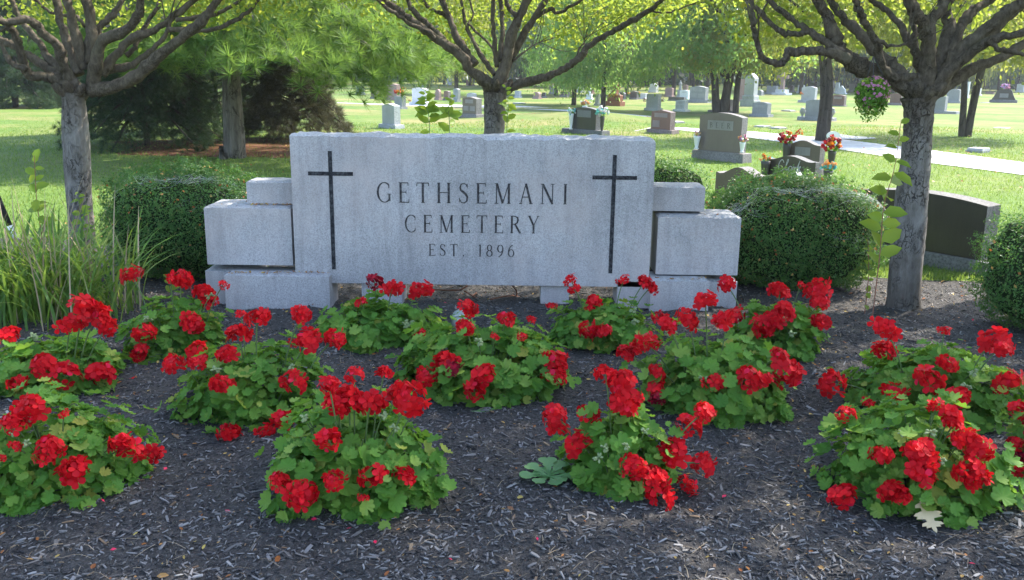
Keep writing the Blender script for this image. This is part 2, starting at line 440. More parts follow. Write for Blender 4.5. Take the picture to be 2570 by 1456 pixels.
def bnoise(X, Y):
    return .012 * np.sin(X * 7 + 1.3 * np.sin(Y * 5)) * np.sin(Y * 6.2 + 1) + .007 * np.sin(X * 19 + Y * 13) + .025 * np.sin(X * 1.3 + .5) * np.sin(Y * 1.1)
def bed_z(X, Y):
    X = np.asarray(X, float); Y = np.asarray(Y, float)
    e = np.clip(np.minimum(bed_back(X) - Y, 8 - np.abs(X)) / .30, 0, 1)
    return -.012 + (.035 + bnoise(X, Y)) * e
xs = np.linspace(-8, 8, 330)
vv = np.linspace(0, 1, 260) ** .8
X = np.repeat(xs[None], len(vv), 0); Y = -4.5 + (bed_back(X) + 4.5) * vv[:, None]
Z = bed_z(X, Y)
nx, ny = len(xs), len(vv)
i = np.arange(ny - 1)[:, None] * nx + np.arange(nx - 1)[None]
F = np.stack([i, i + 1, i + nx + 1, i + nx], -1).reshape(-1, 4)
tag(link("mulch_bed", npmesh("mulch_bed", np.stack([X, Y, Z], -1).reshape(-1, 3), [F], [M['mulch']], smooth=True)), kind="structure")

# pale path through the graves
def ribbon(name, left, right, mat, sub=10, lift=.012):
    L = np.array(left, float); Rr = np.array(right, float)
    def dens(P):
        t = np.linspace(0, len(P) - 1, (len(P) - 1) * sub + 1)
        return np.stack([np.interp(t, np.arange(len(P)), P[:, k]) for k in (0, 1)], 1)
    L, Rr = dens(L), dens(Rr); m_ = 7
    V = []; F = []
    for i in range(len(L)):
        for j in range(m_):
            p = L[i] + (Rr[i] - L[i]) * j / (m_ - 1)
            V.append((p[0], p[1], float(gz(p[0], p[1])) + lift))
    for i in range(len(L) - 1):
        for j in range(m_ - 1):
            F.append((i * m_ + j, i * m_ + j + 1, (i + 1) * m_ + j + 1, (i + 1) * m_ + j))
    return tag(link(name, npmesh(name, V, [np.array(F)], [mat], smooth=True)), kind="structure")
def g2(px, py):
    p = gp(px, py); return (p.x, p.y)
near = [(14.5, 7.5), g2(2570, 441), g2(2330, 410), g2(2100, 375), g2(1880, 346), g2(1700, 326.5), g2(1640, 317.6), g2(1590, 313.9)]
far_ = [(17.6, 9.5), g2(2570, 409), g2(2330, 377), g2(2110, 350), g2(1890, 331), g2(1715, 321), g2(1645, 316.2), g2(1592, 313.4)]
ribbon("path", [(4.6, 35.0), (2.4, 39.2), (0.2, 42), (-3, 44), (-9, 46)], [(5.6, 36.2), (3.4, 41.5), (.6, 44.8), (-3, 46.6), (-9, 48.6)], M['path'])
ribbon("path", near, far_, M['path'])
ribbon("side_path", [g2(2095, 350), g2(2150, 352), g2(2200, 349)], [g2(2105, 338), g2(2140, 343), g2(2195, 347)], M['path'], lift=.02)
# brown needles under the pines
c0 = gp(585, 388); a = np.linspace(0, 2 * np.pi, 40, endpoint=False)
V = [(c0.x, c0.y + 2, float(gz(c0.x, c0.y + 2)) + .02)]
for rr in (.4, .75, 1.0):
    for t in a:
        k = rr * (1 + .10 * math.sin(5 * t) + .06 * math.sin(11 * t + 1))
        x, y = c0.x + 3.1 * k * math.cos(t), c0.y + 1.6 + 2.3 * k * math.sin(t)
        V.append((x, y, float(gz(x, y)) + .018 - .02 * (rr == 1.0)))
F3 = [(0, 1 + j, 1 + (j + 1) % 40) for j in range(40)]
F4 = [(1 + q * 40 + j, 1 + (q + 1) * 40 + j, 1 + (q + 1) * 40 + (j + 1) % 40, 1 + q * 40 + (j + 1) % 40) for q in range(2) for j in range(40)]
tag(link("needle_litter", npmesh("needle_litter", V, [np.array(F3), np.array(F4)], [M['needles']], smooth=True)), kind="structure")

# loose mulch chips
def chips():
    n_ = 100000
    y = 1.9 + 6.6 * rng.rand(n_) ** 1.75
    x = (rng.rand(n_) - .5) * 2 * (1.05 + y * .62)
    z = bed_z(x, y)
    ok = y < bed_back(x) - .03
    x, y, z = x[ok], y[ok], z[ok]; n_ = len(x)
    tv = np.array([(-.5, -.42, 0), (-.15, -.5, 0), (.5, -.30, 0), (.5, .25, 0), (.1, .5, 0), (-.5, .40, 0),
                   (-.46, -.36, 1), (-.15, -.42, 1.1), (.45, -.25, .8), (.46, .2, .9), (.1, .42, 1), (-.44, .34, .9)], float)
    tf = [np.array([(6, 7, 10, 11), (7, 8, 9, 10)] + [(k, (k + 1) % 6, 6 + (k + 1) % 6, 6 + k) for k in range(6)])]
    L = np.exp(rng.normal(math.log(.0145), .55, n_)).clip(.006, .06)
    nrm = np.stack([rng.normal(0, .28, n_), rng.normal(0, .28, n_), np.ones(n_)], 1)
    sc = np.stack([L, L * rng.uniform(.12, .36, n_), rng.uniform(.001, .005, n_)], 1)
    V, F = scatter(tv, tf, np.stack([x, y, z + .003], 1), nrm, sc)
    # straw and fibres
    n2 = 3800
    y = 1.9 + 6.2 * rng.rand(n2) ** 1.5; x = (rng.rand(n2) - .5) * 2 * (1 + y * .62)
    dens = np.sin(x * 2.1 + 1.0) * np.sin(y * 2.6 + x) + .8 * rng.rand(n2)
    ok = (y < bed_back(x) - .03) & (dens > .25)
    x, y = x[ok], y[ok]
    tv2 = np.array([(-.5, -.5, 0), (0, -.4, .3), (.5, -.5, 0), (.5, .5, 0), (0, .6, .3), (-.5, .5, 0)], float)
    V2, F2 = scatter(tv2, [np.array([(0, 1, 4, 5), (1, 2, 3, 4)])], np.stack([x, y, bed_z(x, y) + .009], 1),
                     np.stack([rng.normal(0, .2, len(x)), rng.normal(0, .2, len(x)), np.ones(len(x))], 1),
                     np.stack([rng.uniform(.02, .09, len(x)), rng.uniform(.0012, .0028, len(x)), rng.uniform(.006, .03, len(x))], 1))
    V, F, MI = merge([(V, F, 0), (V2, F2, 1)])
    tag(link("mulch_chips", npmesh("mulch_chips", V, F, [M['chip'], M['straw']], MI)),
        "loose black and silvery wood chips covering the flower bed", "mulch", kind="stuff")
chips()

# grass blades on the near lawn
def blades():
    n_ = 150000
    y = 7.0 + 23 * rng.rand(n_) ** 2.0
    x = (rng.rand(n_) - .5) * 2 * (1.2 + y * .60)
    ok = y > bed_back(x) - .04
    x, y = x[ok], y[ok]
    pt = np.array([(p[0], p[1]) for p in near[:8]]); pf = np.array([(p[0], p[1]) for p in far_[:8]])
    xo = np.sort(np.arange(len(pt)))
    yn = np.interp(x, pt[::-1, 0], pt[::-1, 1]); yf = np.interp(x, pf[::-1, 0], pf[::-1, 1])
    ok = ~((x > 3.3) & (y > yn - .05) & (y < yf + .05))
    x, y = x[ok], y[ok]; n_ = len(x)
    nrm = np.stack([rng.normal(0, .45, n_), rng.normal(0, .45, n_), np.ones(n_)], 1)
    h = rng.uniform(.025, .06, n_) * (1 + .02 * (y - 7)) * np.where(np.abs(y - bed_back(x)) < .3, 1.4, 1)
    V, F = scatter(BLADE, BLADEF, np.stack([x, y, gz(x, y) - .004], 1), nrm, np.stack([.004 + .0006 * y, .004 + .0006 * y, h], 1))
    tag(link("grass", npmesh("grass", V, F, [M['blade']])), "short mown grass blades growing on the lawn", "grass", kind="stuff")
blades()

# ================================================================== THE SIGN
def ribbonV(pts, wid, m_):
    """flat stroke: list of (x,z) with width per point, returns quads in the xz plane"""
    pts = np.array(pts, float); k = len(pts)
    wid = np.full(k, wid) if not hasattr(wid, '__len__') else np.array(wid, float)
    t = np.gradient(pts, axis=0); t /= np.linalg.norm(t, axis=1, keepdims=True) + 1e-9
    nn_ = np.stack([-t[:, 1], t[:, 0]], 1)
    return pts + nn_ * wid[:, None] / 2, pts - nn_ * wid[:, None] / 2
TK, TN = .105, .045
def arc(cx, cy, rx, ry, a0, a1, k=22):
    t = np.radians(np.linspace(a0, a1, k))
    P = np.stack([cx + rx * np.cos(t), cy + ry * np.sin(t)], 1)
    w = TN + (TK - TN) * np.abs(np.cos(t)) ** 1.5
    return (P, w)
def st(x0, y0, x1, y1, w=TK): return (np.array([(x0, y0), (x1, y1)]), np.array([w, w]))
def srf(x, y, h=.10): return st(x - h, y, x + h, y, .035)
def stem(x, w=TK): return [st(x, 0, x, 1, w), srf(x, .0175), srf(x, .9825)]
GLYPH = {
 'G': (.80, [arc(.42, .5, .38, .485, 48, 318), st(.70, .08, .70, .42, TK * .9), srf(.70, .42, .11), st(.675, .70, .675, .90, .04)]),
 'C': (.76, [arc(.42, .5, .38, .485, 48, 312), st(.675, .70, .675, .90, .04), st(.675, .10, .675, .26, .035)]),
 'E': (.62, stem(.13) + [st(.13, .978, .56, .978, TN), st(.555, .98, .555, .84, .035), st(.13, .52, .44, .52, TN), st(.44, .60, .44, .44, .03), st(.13, .022, .60, .022, TN), st(.592, .02, .60, .18, .035)]),
 'T': (.72, [st(.36, 0, .36, 1), srf(.36, .0175), st(.02, .978, .70, .978, TN), st(.03, .98, .02, .83, .035), st(.69, .98, .70, .83, .035)]),
 'H': (.84, stem(.14) + stem(.70) + [st(.14, .52, .70, .52, TN)]),
 'S': (.58, [(np.array([(.50, .80), (.44, .93), (.30, .98), (.16, .94), (.10, .80), (.13, .66), (.28, .55), (.42, .45), (.51, .32), (.48, .12), (.34, .02), (.18, .03), (.07, .20)]),
                np.array([.04, .045, .05, .06, .08, .10, .115, .115, .10, .08, .055, .045, .04])), st(.505, .74, .505, .95, .035), st(.065, .05, .065, .27, .035)]),
 'M': (1.0, [st(.14, 0, .14, 1, TN), srf(.14, .0175), st(.03, .9825, .20, .9825, .035), st(.16, 1, .50, .02, TK), st(.50, .02, .84, 1, TN), st(.85, 0, .85, 1, TK), srf(.85, .0175), st(.80, .9825, .96, .9825, .035)]),
 'A': (.80, [st(.40, 1, .11, 0, TN), st(.40, 1, .70, 0, TK), st(.21, .34, .60, .34, TN), srf(.11, .0175, .09), srf(.70, .0175, .10)]),
 'N': (.86, [st(.14, 0, .14, 1, TN), srf(.14, .0175), st(.03, .9825, .18, .9825, .035), st(.15, .99, .71, .01, TK), st(.71, 0, .71, 1, TN), srf(.71, .9825)]),
 'I': (.32, stem(.16)),
 'R': (.76, stem(.13) + [(np.array([(.13, .978), (.32, .97), (.50, .90), (.54, .76), (.49, .60), (.32, .52), (.13, .51)]), np.array([.045, .05, .085, .105, .085, .05, .045])),
                st(.34, .52, .68, .02, TK), srf(.69, .0175, .07)]),
 'B': (.70, stem(.13) + [(np.array([(.13, .978), (.32, .97), (.48, .90), (.51, .77), (.47, .62), (.32, .54), (.13, .53)]), np.array([.045, .05, .085, .105, .085, .05, .045])),
                (np.array([(.13, .53), (.34, .52), (.54, .44), (.58, .28), (.53, .10), (.34, .03), (.13, .022)]), np.array([.045, .05, .085, .11, .085, .05, .045]))]),
 'Y': (.76, [st(.38, 0, .38, .46), srf(.38, .0175), st(.08, 1, .38, .44, TK), st(.68, 1, .38, .44, TN), srf(.08, .9825, .09), srf(.68, .9825, .09)]),
 '.': (.30, [st(.15, 0, .15, .10, .10)]),
 ' ': (.42, []),
 '1': (.36, [st(.20, 0, .20, 1), srf(.20, .0175), st(.20, .98, .06, .88, .04)]),
 '8': (.62, [arc(.31, .74, .19, .235, 0, 360, 26), arc(.31, .26, .245, .25, 0, 360, 26)]),
 '9': (.62, [arc(.31, .68, .24, .30, 0, 360, 26), (np.array([(.55, .70), (.54, .48), (.44, .22), (.26, .05), (.14, .0)]), np.array([.105, .10, .08, .06, .045]))]),
 '6': (.62, [arc(.31, .31, .24, .30, 0, 360, 26), (np.array([(.07, .30), (.08, .52), (.18, .78), (.36, .95), (.48, 1.0)]), np.array([.105, .10, .08, .06, .045]))]),
}
def write(mb, text, x0, x1, z0, h, y, squeeze=1.0, depth=.002, fit=True, gap=None, dz=0.):
    """letters on the plane y from x0 to x1, baseline z0 at x0 (dz = rise of the baseline to x1)"""
    adv = [GLYPH[ch][0] * h * squeeze for ch in text]
    g = (x1 - x0 - sum(adv)) / max(1, len(text) - 1) if gap is None else gap
    x = x0; q = 0
    for ch, a_ in zip(text, adv):
        for P, w in GLYPH[ch][1]:
            P = P.copy(); P[:, 0] *= squeeze
            A, B = ribbonV(P * h, w * h, 0)
            zz = z0 + dz * (x - x0) / max(1e-6, x1 - x0)
            k = len(A); yy = y - depth - .0002 * (q % 5); q += 1
            Vv = [(x + p[0], yy, zz + p[1]) for p in A] + [(x + p[0], yy, zz + p[1]) for p in B]
            mb.add(Vv, [(i, i + k, i + k + 1, i + 1) for i in range(k - 1)])
        x += a_ + g

YB = .5 * (gp(700, 782).y + gp(1700, 788).y)
YP = YB + .085
def rect(px0, py0, px1, py1, y):
    a, b, c, d = at(px0, py0, y), at(px1, py0, y), at(px0, py1, y), at(px1, py1, y)
    return .5 * (a.x + c.x), .5 * (b.x + d.x), .5 * (c.z + d.z), .5 * (a.z + b.z)
pc = rect(735, 343, 1637, 715, YP)
sign = thing("cemetery_sign", (.5 * (pc[0] + pc[1]), YP + .16, 0), "large light grey granite cemetery sign with two black crosses, flanked by stepped blocks", "sign")
SL = sign.location.copy()
def stone(name, x0, x1, y0, y1, z0, z1, rough=.008, nx=40, nyy=8, chamf=.012, mats=None, edge=.004):
    rr = np.random.RandomState(int(abs(x0 * 1000) + abs(z1) * 977) % 99991)
    xs = np.linspace(x0, x1, nx); ys = np.linspace(y0, y1, nyy)
    X, Y = np.meshgrid(xs, ys)
    Z = np.full_like(X, z1)
    for _ in range(26):
        fx, fy, p = rr.uniform(4, 60), rr.uniform(4, 40), rr.uniform(0, 6.28)
        Z += rough * .30 * np.sin(X * fx + Y * fy + p) / (1 + fx / 25)
    Z += rr.normal(0, rough * .16, Z.shape)
    ed = (np.minimum(np.minimum(X - x0, x1 - X), np.minimum(Y - y0, y1 - Y)) < 1e-6)
    Z -= ed * chamf * (1 + rr.rand(*Z.shape) * .8)
    top = np.stack([X, Y, Z], -1)
    top[1:-1, :, 1] += 0
    idx = np.arange(nx * nyy).reshape(nyy, nx)
    F = []; mi = []
    for i in range(nyy - 1):
        for j in range(nx - 1):
            F.append((idx[i, j], idx[i, j + 1], idx[i + 1, j + 1], idx[i + 1, j])); mi.append(1)
    ring = list(idx[0, :]) + list(idx[1:, -1]) + list(idx[-1, :-1][::-1]) + list(idx[1:-1, 0][::-1])
    V = list(top.reshape(-1, 3)); base = len(V)
    for r_ in ring:
        v = V[r_]; V.append((v[0], v[1], z0))
    k = len(ring)
    for j in range(k):
        F.append((ring[j], base + j, base + (j + 1) % k, ring[(j + 1) % k])); mi.append(0)
    V = np.array(V) - np.array(SL)
    me = npmesh(name, V, [np.array(F)], mats or [M['sign'], M['signrough']], [np.array(mi)])
    return link(name, me, sign)
TH = .30
panel = stone("panel", pc[0], pc[1], YP, YP + TH, pc[2], pc[3], .008, 110, 12, .009)
# big blocks, upper blocks, lower blocks
def blk(name, px0, py0, px1, py1, dy, depth, rough=.0022, ground=False):
    y = YP + dy
    x0, x1, z0, z1 = rect(px0, py0, px1, py1, y)
    if ground: z0 = -.03
    return stone(name, x0, x1, y, y + depth, z0, z1, rough, 34, 8, .008)
blk("stone_block", 516, 519, 732, 665, .035, .40)
blk("stone_block", 1649, 543, 1856, 690, .035, .40)
blk("stone_block", 619, 455, 738, 512, .14, .26)
blk("stone_block", 1634, 467, 1769, 530, .14, .26)
blk("stone_block", 565, 690, 827, 782, -.085, .30, .0022, True)
blk("stone_block", 1632, 703, 1779, 790, -.085, .30, .0022, True)
blk("stone_block", 518, 678, 640, 770, .06, .34, .0022, True)
blk("stone_block", 1700, 703, 1848, 790, .06, .34, .0022, True)
blk("stone_block", 1549, 703, 1640, 770, .0, .28, .0022, True)
for a_, b_ in ((908, 1010), (1357, 1428)):
    x0, x1, z0, z1 = rect(a_, 718, b_, 760, YP + .03)
    stone("foot_block", x0, x1, YP + .03, YP + .28, -.03, pc[2] - .001, .001, 12, 4, .002)
mb = MB()
for text, xa, xb, zt, zb, zt2, zb2, sq in (("GETHSEMANI", 947, 1425, 457, 508, 462, 513, .86), ("CEMETERY", 1017, 1353, 539, 583, 542, 586, .84), ("EST. 1896", 1076, 1291, 612, 642, 615, 645, .88)):
    A, B = at(xa, zb, YP), at(xb, zb2, YP); T = at(xa, zt, YP)
    write(mb, text, A.x - SL.x, B.x - SL.x, A.z, T.z - A.z, YP - SL.y, sq, dz=B.z - A.z)
mb.build("lettering", M['letter'], panel)
for px, py0, py1, lean, hx0, hx1, hy in ((828, 379, 676, 10, 773, 886, 436), (1545, 389, 686, -15, 1487, 1599, 446)):
    mb = MB()
    t_, b_ = at(px, py0, YP), at(px + lean, py1, YP); xm = .5 * (t_.x + b_.x)
    w = .0135
    def P_(x0, z0, x1, z1, dep):
        y0 = YP - SL.y - dep; y1 = YP - SL.y + .004
        mb.prism([(x0 - SL.x, z0), (x1 - SL.x, z0), (x1 - SL.x, z1), (x0 - SL.x, z1)], y0, y1)
    P_(xm - w, b_.z, xm + w, t_.z, .0035)
    l_, r_ = at(hx0, hy, YP), at(hx1, hy, YP)
    zc = .5 * (l_.z + r_.z)
    P_(l_.x, zc - w, r_.x, zc + w, .0025)
    mb.build("cross", M['black'], panel)

# ================================================================== NEAR ORNAMENTAL TREES
def smooth_poly(pts, k=5):
    """Catmull-Rom through points (any dim), k steps a segment"""
    P = np.array(pts, float); n_ = len(P)
    out = []
    for i in range(n_ - 1):
        p0, p1, p2, p3 = P[max(i - 1, 0)], P[i], P[i + 1], P[min(i + 2, n_ - 1)]
        for q in range(k):
            t = q / k
            out.append(.5 * (2 * p1 + (p2 - p0) * t + (2 * p0 - 5 * p1 + 4 * p2 - p3) * t * t + (3 * p1 - p0 - 3 * p2 + p3) * t ** 3))
    out.append(P[-1])
    return np.array(out)
def near_tree(label, base, top_px, trunk_r, branches, crown_r, nleaf, seed, conv, trunk_pts, hang=()):
    """branches: list of (crop pixel polyline, base radius, depth lean); conv maps crop pixels to photo pixels"""
    rr = np.random.RandomState(seed)
    y0 = base.y
    root = thing("ornamental_tree", (base.x, y0, float(base.z)), label, "tree", "knuckled ornamental trees around the sign")
    O = np.array(root.location)
    # trunk
    pts = [np.array(at(px, py, y0)) for px, py in trunk_pts]
    pts[0] = np.array([pts[0][0], y0, -.05])
    pts = smooth_poly(pts, 8)
    t = np.linspace(0, 1, len(pts))
    rad = trunk_r * (1.0 + 0.14 * (1 - t) + .36 * np.exp(-t / .05) + .06 * np.sin(t * 9 + seed) - .05 * t + .20 * np.exp(-((t - 1) / .09) ** 2))
    mb = MB(); mb.tube(pts - O, rad, 22, 0, .035)
    mb.build("trunk", M['bark'], root, smooth=True)
    # limbs
    mb = MB(); ends = []; along = []
    top = pts[-1]
    # knuckle
    for q in range(9):
        an = q * 2.4
        p = top + np.array([math.cos(an) * trunk_r * .62, math.sin(an) * trunk_r * .62, rr.uniform(-.03, .05)])
        d = np.array([math.cos(an), math.sin(an), .8])
        mb.tube([p - O - d * .07, p - O, p - O + d * .05, p - O + d * .10], [.02, trunk_r * .46, trunk_r * .38, .015], 9, 0, .2)
    for bi, (pl, r0, lean) in enumerate(branches):
        P = [conv(*p) for p in pl]
        k = len(P); L = [0.]
        for i in range(1, k): L.append(L[-1] + math.hypot(P[i][0] - P[i - 1][0], P[i][1] - P[i - 1][1]))
        m_ = mpp(at(*P[0], y0))
        W3 = []
        st0 = lean[0] if isinstance(lean, tuple) else 0.
        sl_ = lean[1] if isinstance(lean, tuple) else lean
        for (px, py), l in zip(P, L):
            W3.append(np.array(at(px, py, y0 + st0 + sl_ * l * m_)))
        # carry on past the top of the photo up to the crown
        d = W3[-1] - W3[max(-3, -len(W3))]; d /= np.linalg.norm(d)
        vis = len(W3)
        if P[-1][1] < 40 or P[-1][0] < 15 or P[-1][0] > 2555:
            p = W3[-1]
            for q in range(5):
                d = d + np.array([rr.normal(0, .16), rr.normal(0, .16), .22]); d /= np.linalg.norm(d)
                p = p + d * rr.uniform(.28, .42); W3.append(p)
        S = smooth_poly(W3, 6)
        S[3:-1] += rr.normal(0, .0045, (len(S) - 4, 3))
        tt = np.linspace(0, 1, len(S))
        rad = r0 * (1 - .80 * tt ** .75) * (1 + .10 * np.sin(tt * 31 + bi) + rr.normal(0, .05, len(S)))
        mb.tube(S - O, np.maximum(rad, .004), 10, 0, .06)
        ends.append(S[-1]); along.append(S[len(S) // 3:])
        # side twigs
        for q in range(rr.randint(3, 7)):
            i = rr.randint(len(S) // 2, len(S) - 1)
            dd = rdirs(rr) + (S[i] - S[i - 1]) / np.linalg.norm(S[i] - S[i - 1]) * 1.2 + np.array([0, 0, .5]); dd /= np.linalg.norm(dd)
            ln = rr.uniform(.25, .7)
            tw = smooth_poly([S[i], S[i] + dd * ln * .5 + rr.normal(0, .03, 3), S[i] + dd * ln + rr.normal(0, .06, 3)], 4)
            mb.tube(tw - O, np.linspace(max(.004, rad[i] * .45), .0025, len(tw)), 5)
            along.append(tw[3:]); ends.append(tw[-1])
    mb.build("branches", M['limb'], root, smooth=True)
    # crown: leaves in clumps on the upper, outer shell + along the twigs
    C = np.array([top[0], top[1], top[2] + .55])
    pos = []
    A = np.concatenate(along)
    hi = A[A[:, 2] > 2.30]
    if len(hi):
        s = hi[rr.randint(0, len(hi), nleaf // 3)]
        pos.append(s + rr.normal(0, .11, s.shape))
    nc = 300
    dirs = rr.normal(size=(nc, 3)); dirs /= np.linalg.norm(dirs, axis=1, keepdims=True); dirs[:, 2] = np.abs(dirs[:, 2]) * 1.0 - .02
    cl = C + dirs * np.array([crown_r, crown_r, 2.5]) * rr.uniform(.62, 1.0, (nc, 1)) * rr.uniform(.9, 1.05, (nc, 1))
    lim = 2.30 - .0 * cl[:, 0]
    cl[:, 2] = np.maximum(cl[:, 2], lim + rr.rand(nc) * .5)
    s = cl[rr.randint(0, nc, nleaf)]
    pos.append(s + rr.normal(0, 1, s.shape) * np.array([.22, .22, .16]))
    for (px, py, dy, sp, cnt) in hang:                    # sprays that hang into the frame
        c_ = np.array(at(px, py, y0 + dy))
        pos.append(c_ + rr.normal(0, sp * 1.15, (int(cnt * 3.2), 3)) * np.array([1.4, 1.2, .8]))
    pos = np.concatenate(pos)
    front = (pos[:, 1] < y0 - .6) & (pos[:, 2] < 1.68 + .105 * pos[:, 1])
    pos = pos[~front]
    nn_ = rdir(len(pos), .5)
    V, F = scatter(LEAF, LEAFF, pos - O, nn_, rr.uniform(.036, .062, len(pos)))
    link("crown", npmesh("crown", V, F, [M['pear']]), root)
    return root
def rdirs(rr):
    v = rr.normal(size=3); return v / np.linalg.norm(v)

c3 = lambda x, y: (1712.7 + x * .3336, y * .3336)
c1 = lambda x, y: (x * .3336, y * .3336)
c2 = lambda x, y: (857.4 + x * .3336, y * .3336)
bR = gp(2268, 776)
near_tree("small tree with flaking pale bark and a low twisting limb, right of the sign", bR, None, .100, [
    ([(1790, 690), (1700, 650), (1500, 560), (1330, 500), (1230, 430), (1180, 370), (1130, 240), (1070, 90), (1000, -20)], .078, -.10),
    ([(1250, 450), (1150, 410), (1000, 385), (900, 390), (830, 400), (792, 385), (775, 450), (730, 475), (630, 455), (575, 380), (540, 250), (530, 130), (515, -10)], .036, (-.2, -.25)),
    ([(1200, 400), (1080, 320), (940, 230), (800, 130), (640, -10)], .032, (-.15, .2)),
    ([(950, 235), (850, 255), (740, 235), (620, 130), (540, 50), (480, -20)], .024, (-.1, .1)),
    ([(1690, 600), (1560, 480), (1440, 380), (1340, 260), (1200, 130), (1110, -10)], .050, .25),
    ([(1790, 590), (1700, 585), (1590, 580), (1500, 500), (1465, 330), (1390, 200), (1320, 70), (1290, -20)], .040, -.45),
    ([(1800, 480), (1760, 390), (1690, 300), (1640, 190), (1540, 80), (1430, 0)], .034, .4),
    ([(1830, 640), (1850, 450), (1845, 270), (1830, 200), (1760, 100), (1690, -20)], .062, -.35),
    ([(1835, 260), (1880, 150), (1980, 20), (2040, -30)], .045, (-.15, .3)),
    ([(1900, 600), (1960, 420), (2010, 200), (1970, 60), (1950, -20)], .062, .3),
    ([(1930, 640), (2040, 470), (2190, 300), (2370, 160), (2500, 50), (2590, -10)], .064, -.25),
    ([(1880, 700), (1960, 580), (2100, 460), (2330, 300), (2600, 230)], .045, -.5),
    ([(1830, 720), (1930, 680), (2060, 600), (2200, 510), (2400, 430), (2600, 300)], .055, .35),
    ([(1920, 540), (2080, 410), (2300, 280), (2450, 140), (2590, 20)], .042, .5),
    ([(2020, 430), (2090, 220), (2200, 70), (2340, -20)], .046, .45),
    ([(2300, 300), (2380, 370), (2480, 390), (2600, 410)], .020, (-.3, -.2)),
    ([(1830, 660), (1770, 480), (1750, 300), (1735, 120), (1740, -10)], .030, .6),
    ([(1460, 300), (1560, 345), (1680, 330), (1770, 270)], .016, (-.35, .3)),
], 2.1, 14000, 5, c3, [(2268, 776), (2276, 640), (2288, 500), (2300, 380), (2306, 290), (2306, 243)],
    [(1950, 30, .3, .12, 90), (2150, 20, .5, .14, 100), (2060, 60, .8, .10, 60), (2400, 15, .8, .12, 70), (1900, 70, .6, .08, 40), (2530, 60, .6, .1, 60)])
bL = gp(208, 655)
near_tree("small grey-barked tree with a crooked knuckled fork, behind the grassy clump left of the sign", bL, None, .098, [
    ([(520, 640), (400, 590), (300, 575), (210, 555), (160, 420), (130, 300), (60, 190), (-20, 120)], .052, -.35),
    ([(580, 670), (520, 580), (465, 450), (435, 350), (340, 260), (210, 150), (0, 160)], .056, -.5),
    ([(460, 570), (340, 500), (230, 430), (110, 350), (-20, 280)], .044, .1),
    ([(590, 560), (530, 380), (460, 180), (420, -20)], .048, .3),
    ([(640, 520), (570, 270), (520, 60), (500, -20)], .048, -.2),
    ([(680, 480), (690, 220), (650, -20)], .058, .1),
    ([(700, 640), (725, 460), (770, 320), (880, 255), (970, 210), (1040, 100), (1065, -20)], .058, -.45),
    ([(760, 560), (870, 420), (1000, 285), (1150, 235), (1300, 130), (1490, -20)], .045, .3),
    ([(690, 670), (850, 655), (1030, 565), (1250, 375), (1450, 220), (1560, 110), (1650, -20)], .064, -.25),
    ([(790, 535), (1000, 480), (1180, 340), (1270, 200), (1310, 130)], .040, (.1, .15)),
    ([(1270, 225), (1420, 220), (1490, 235), (1700, 190), (1880, 80), (1960, -20)], .026, (.1, .3)),
    ([(1320, 150), (1500, 130), (1650, 95), (1850, -20)], .022, (.2, .3)),
    ([(470, 540), (350, 420), (305, 330), (200, 210), (140, 120), (90, 0)], .036, .45),
    ([(720, 420), (745, 220), (850, 110), (940, -20)], .036, .5),
    ([(200, 520), (100, 480), (50, 420), (0, 330), (-40, 300)], .026, (-.3, .1)),
    ([(950, 420), (1010, 360), (1090, 200), (1180, 60), (1210, -20)], .026, (.2, .4)),
    ([(640, 200), (560, 120), (400, 100), (260, 0)], .018, (.3, .2)),
], 2.2, 13000, 9, c1, [(212, 655), (204, 560), (196, 450), (190, 340), (186, 270), (184, 232)],
    [(250, 20, .7, .12, 90), (150, 15, .8, .12, 80), (450, 30, .6, .10, 70), (520, 15, .5, .10, 80), (660, 10, .3, .12, 90), (60, 30, .9, .12, 60), (330, 60, .9, .07, 35)])
bM = gp(1232, 0 + 630)
yM = 8.5
bM = at(1232, 500, yM); bM.z = 0
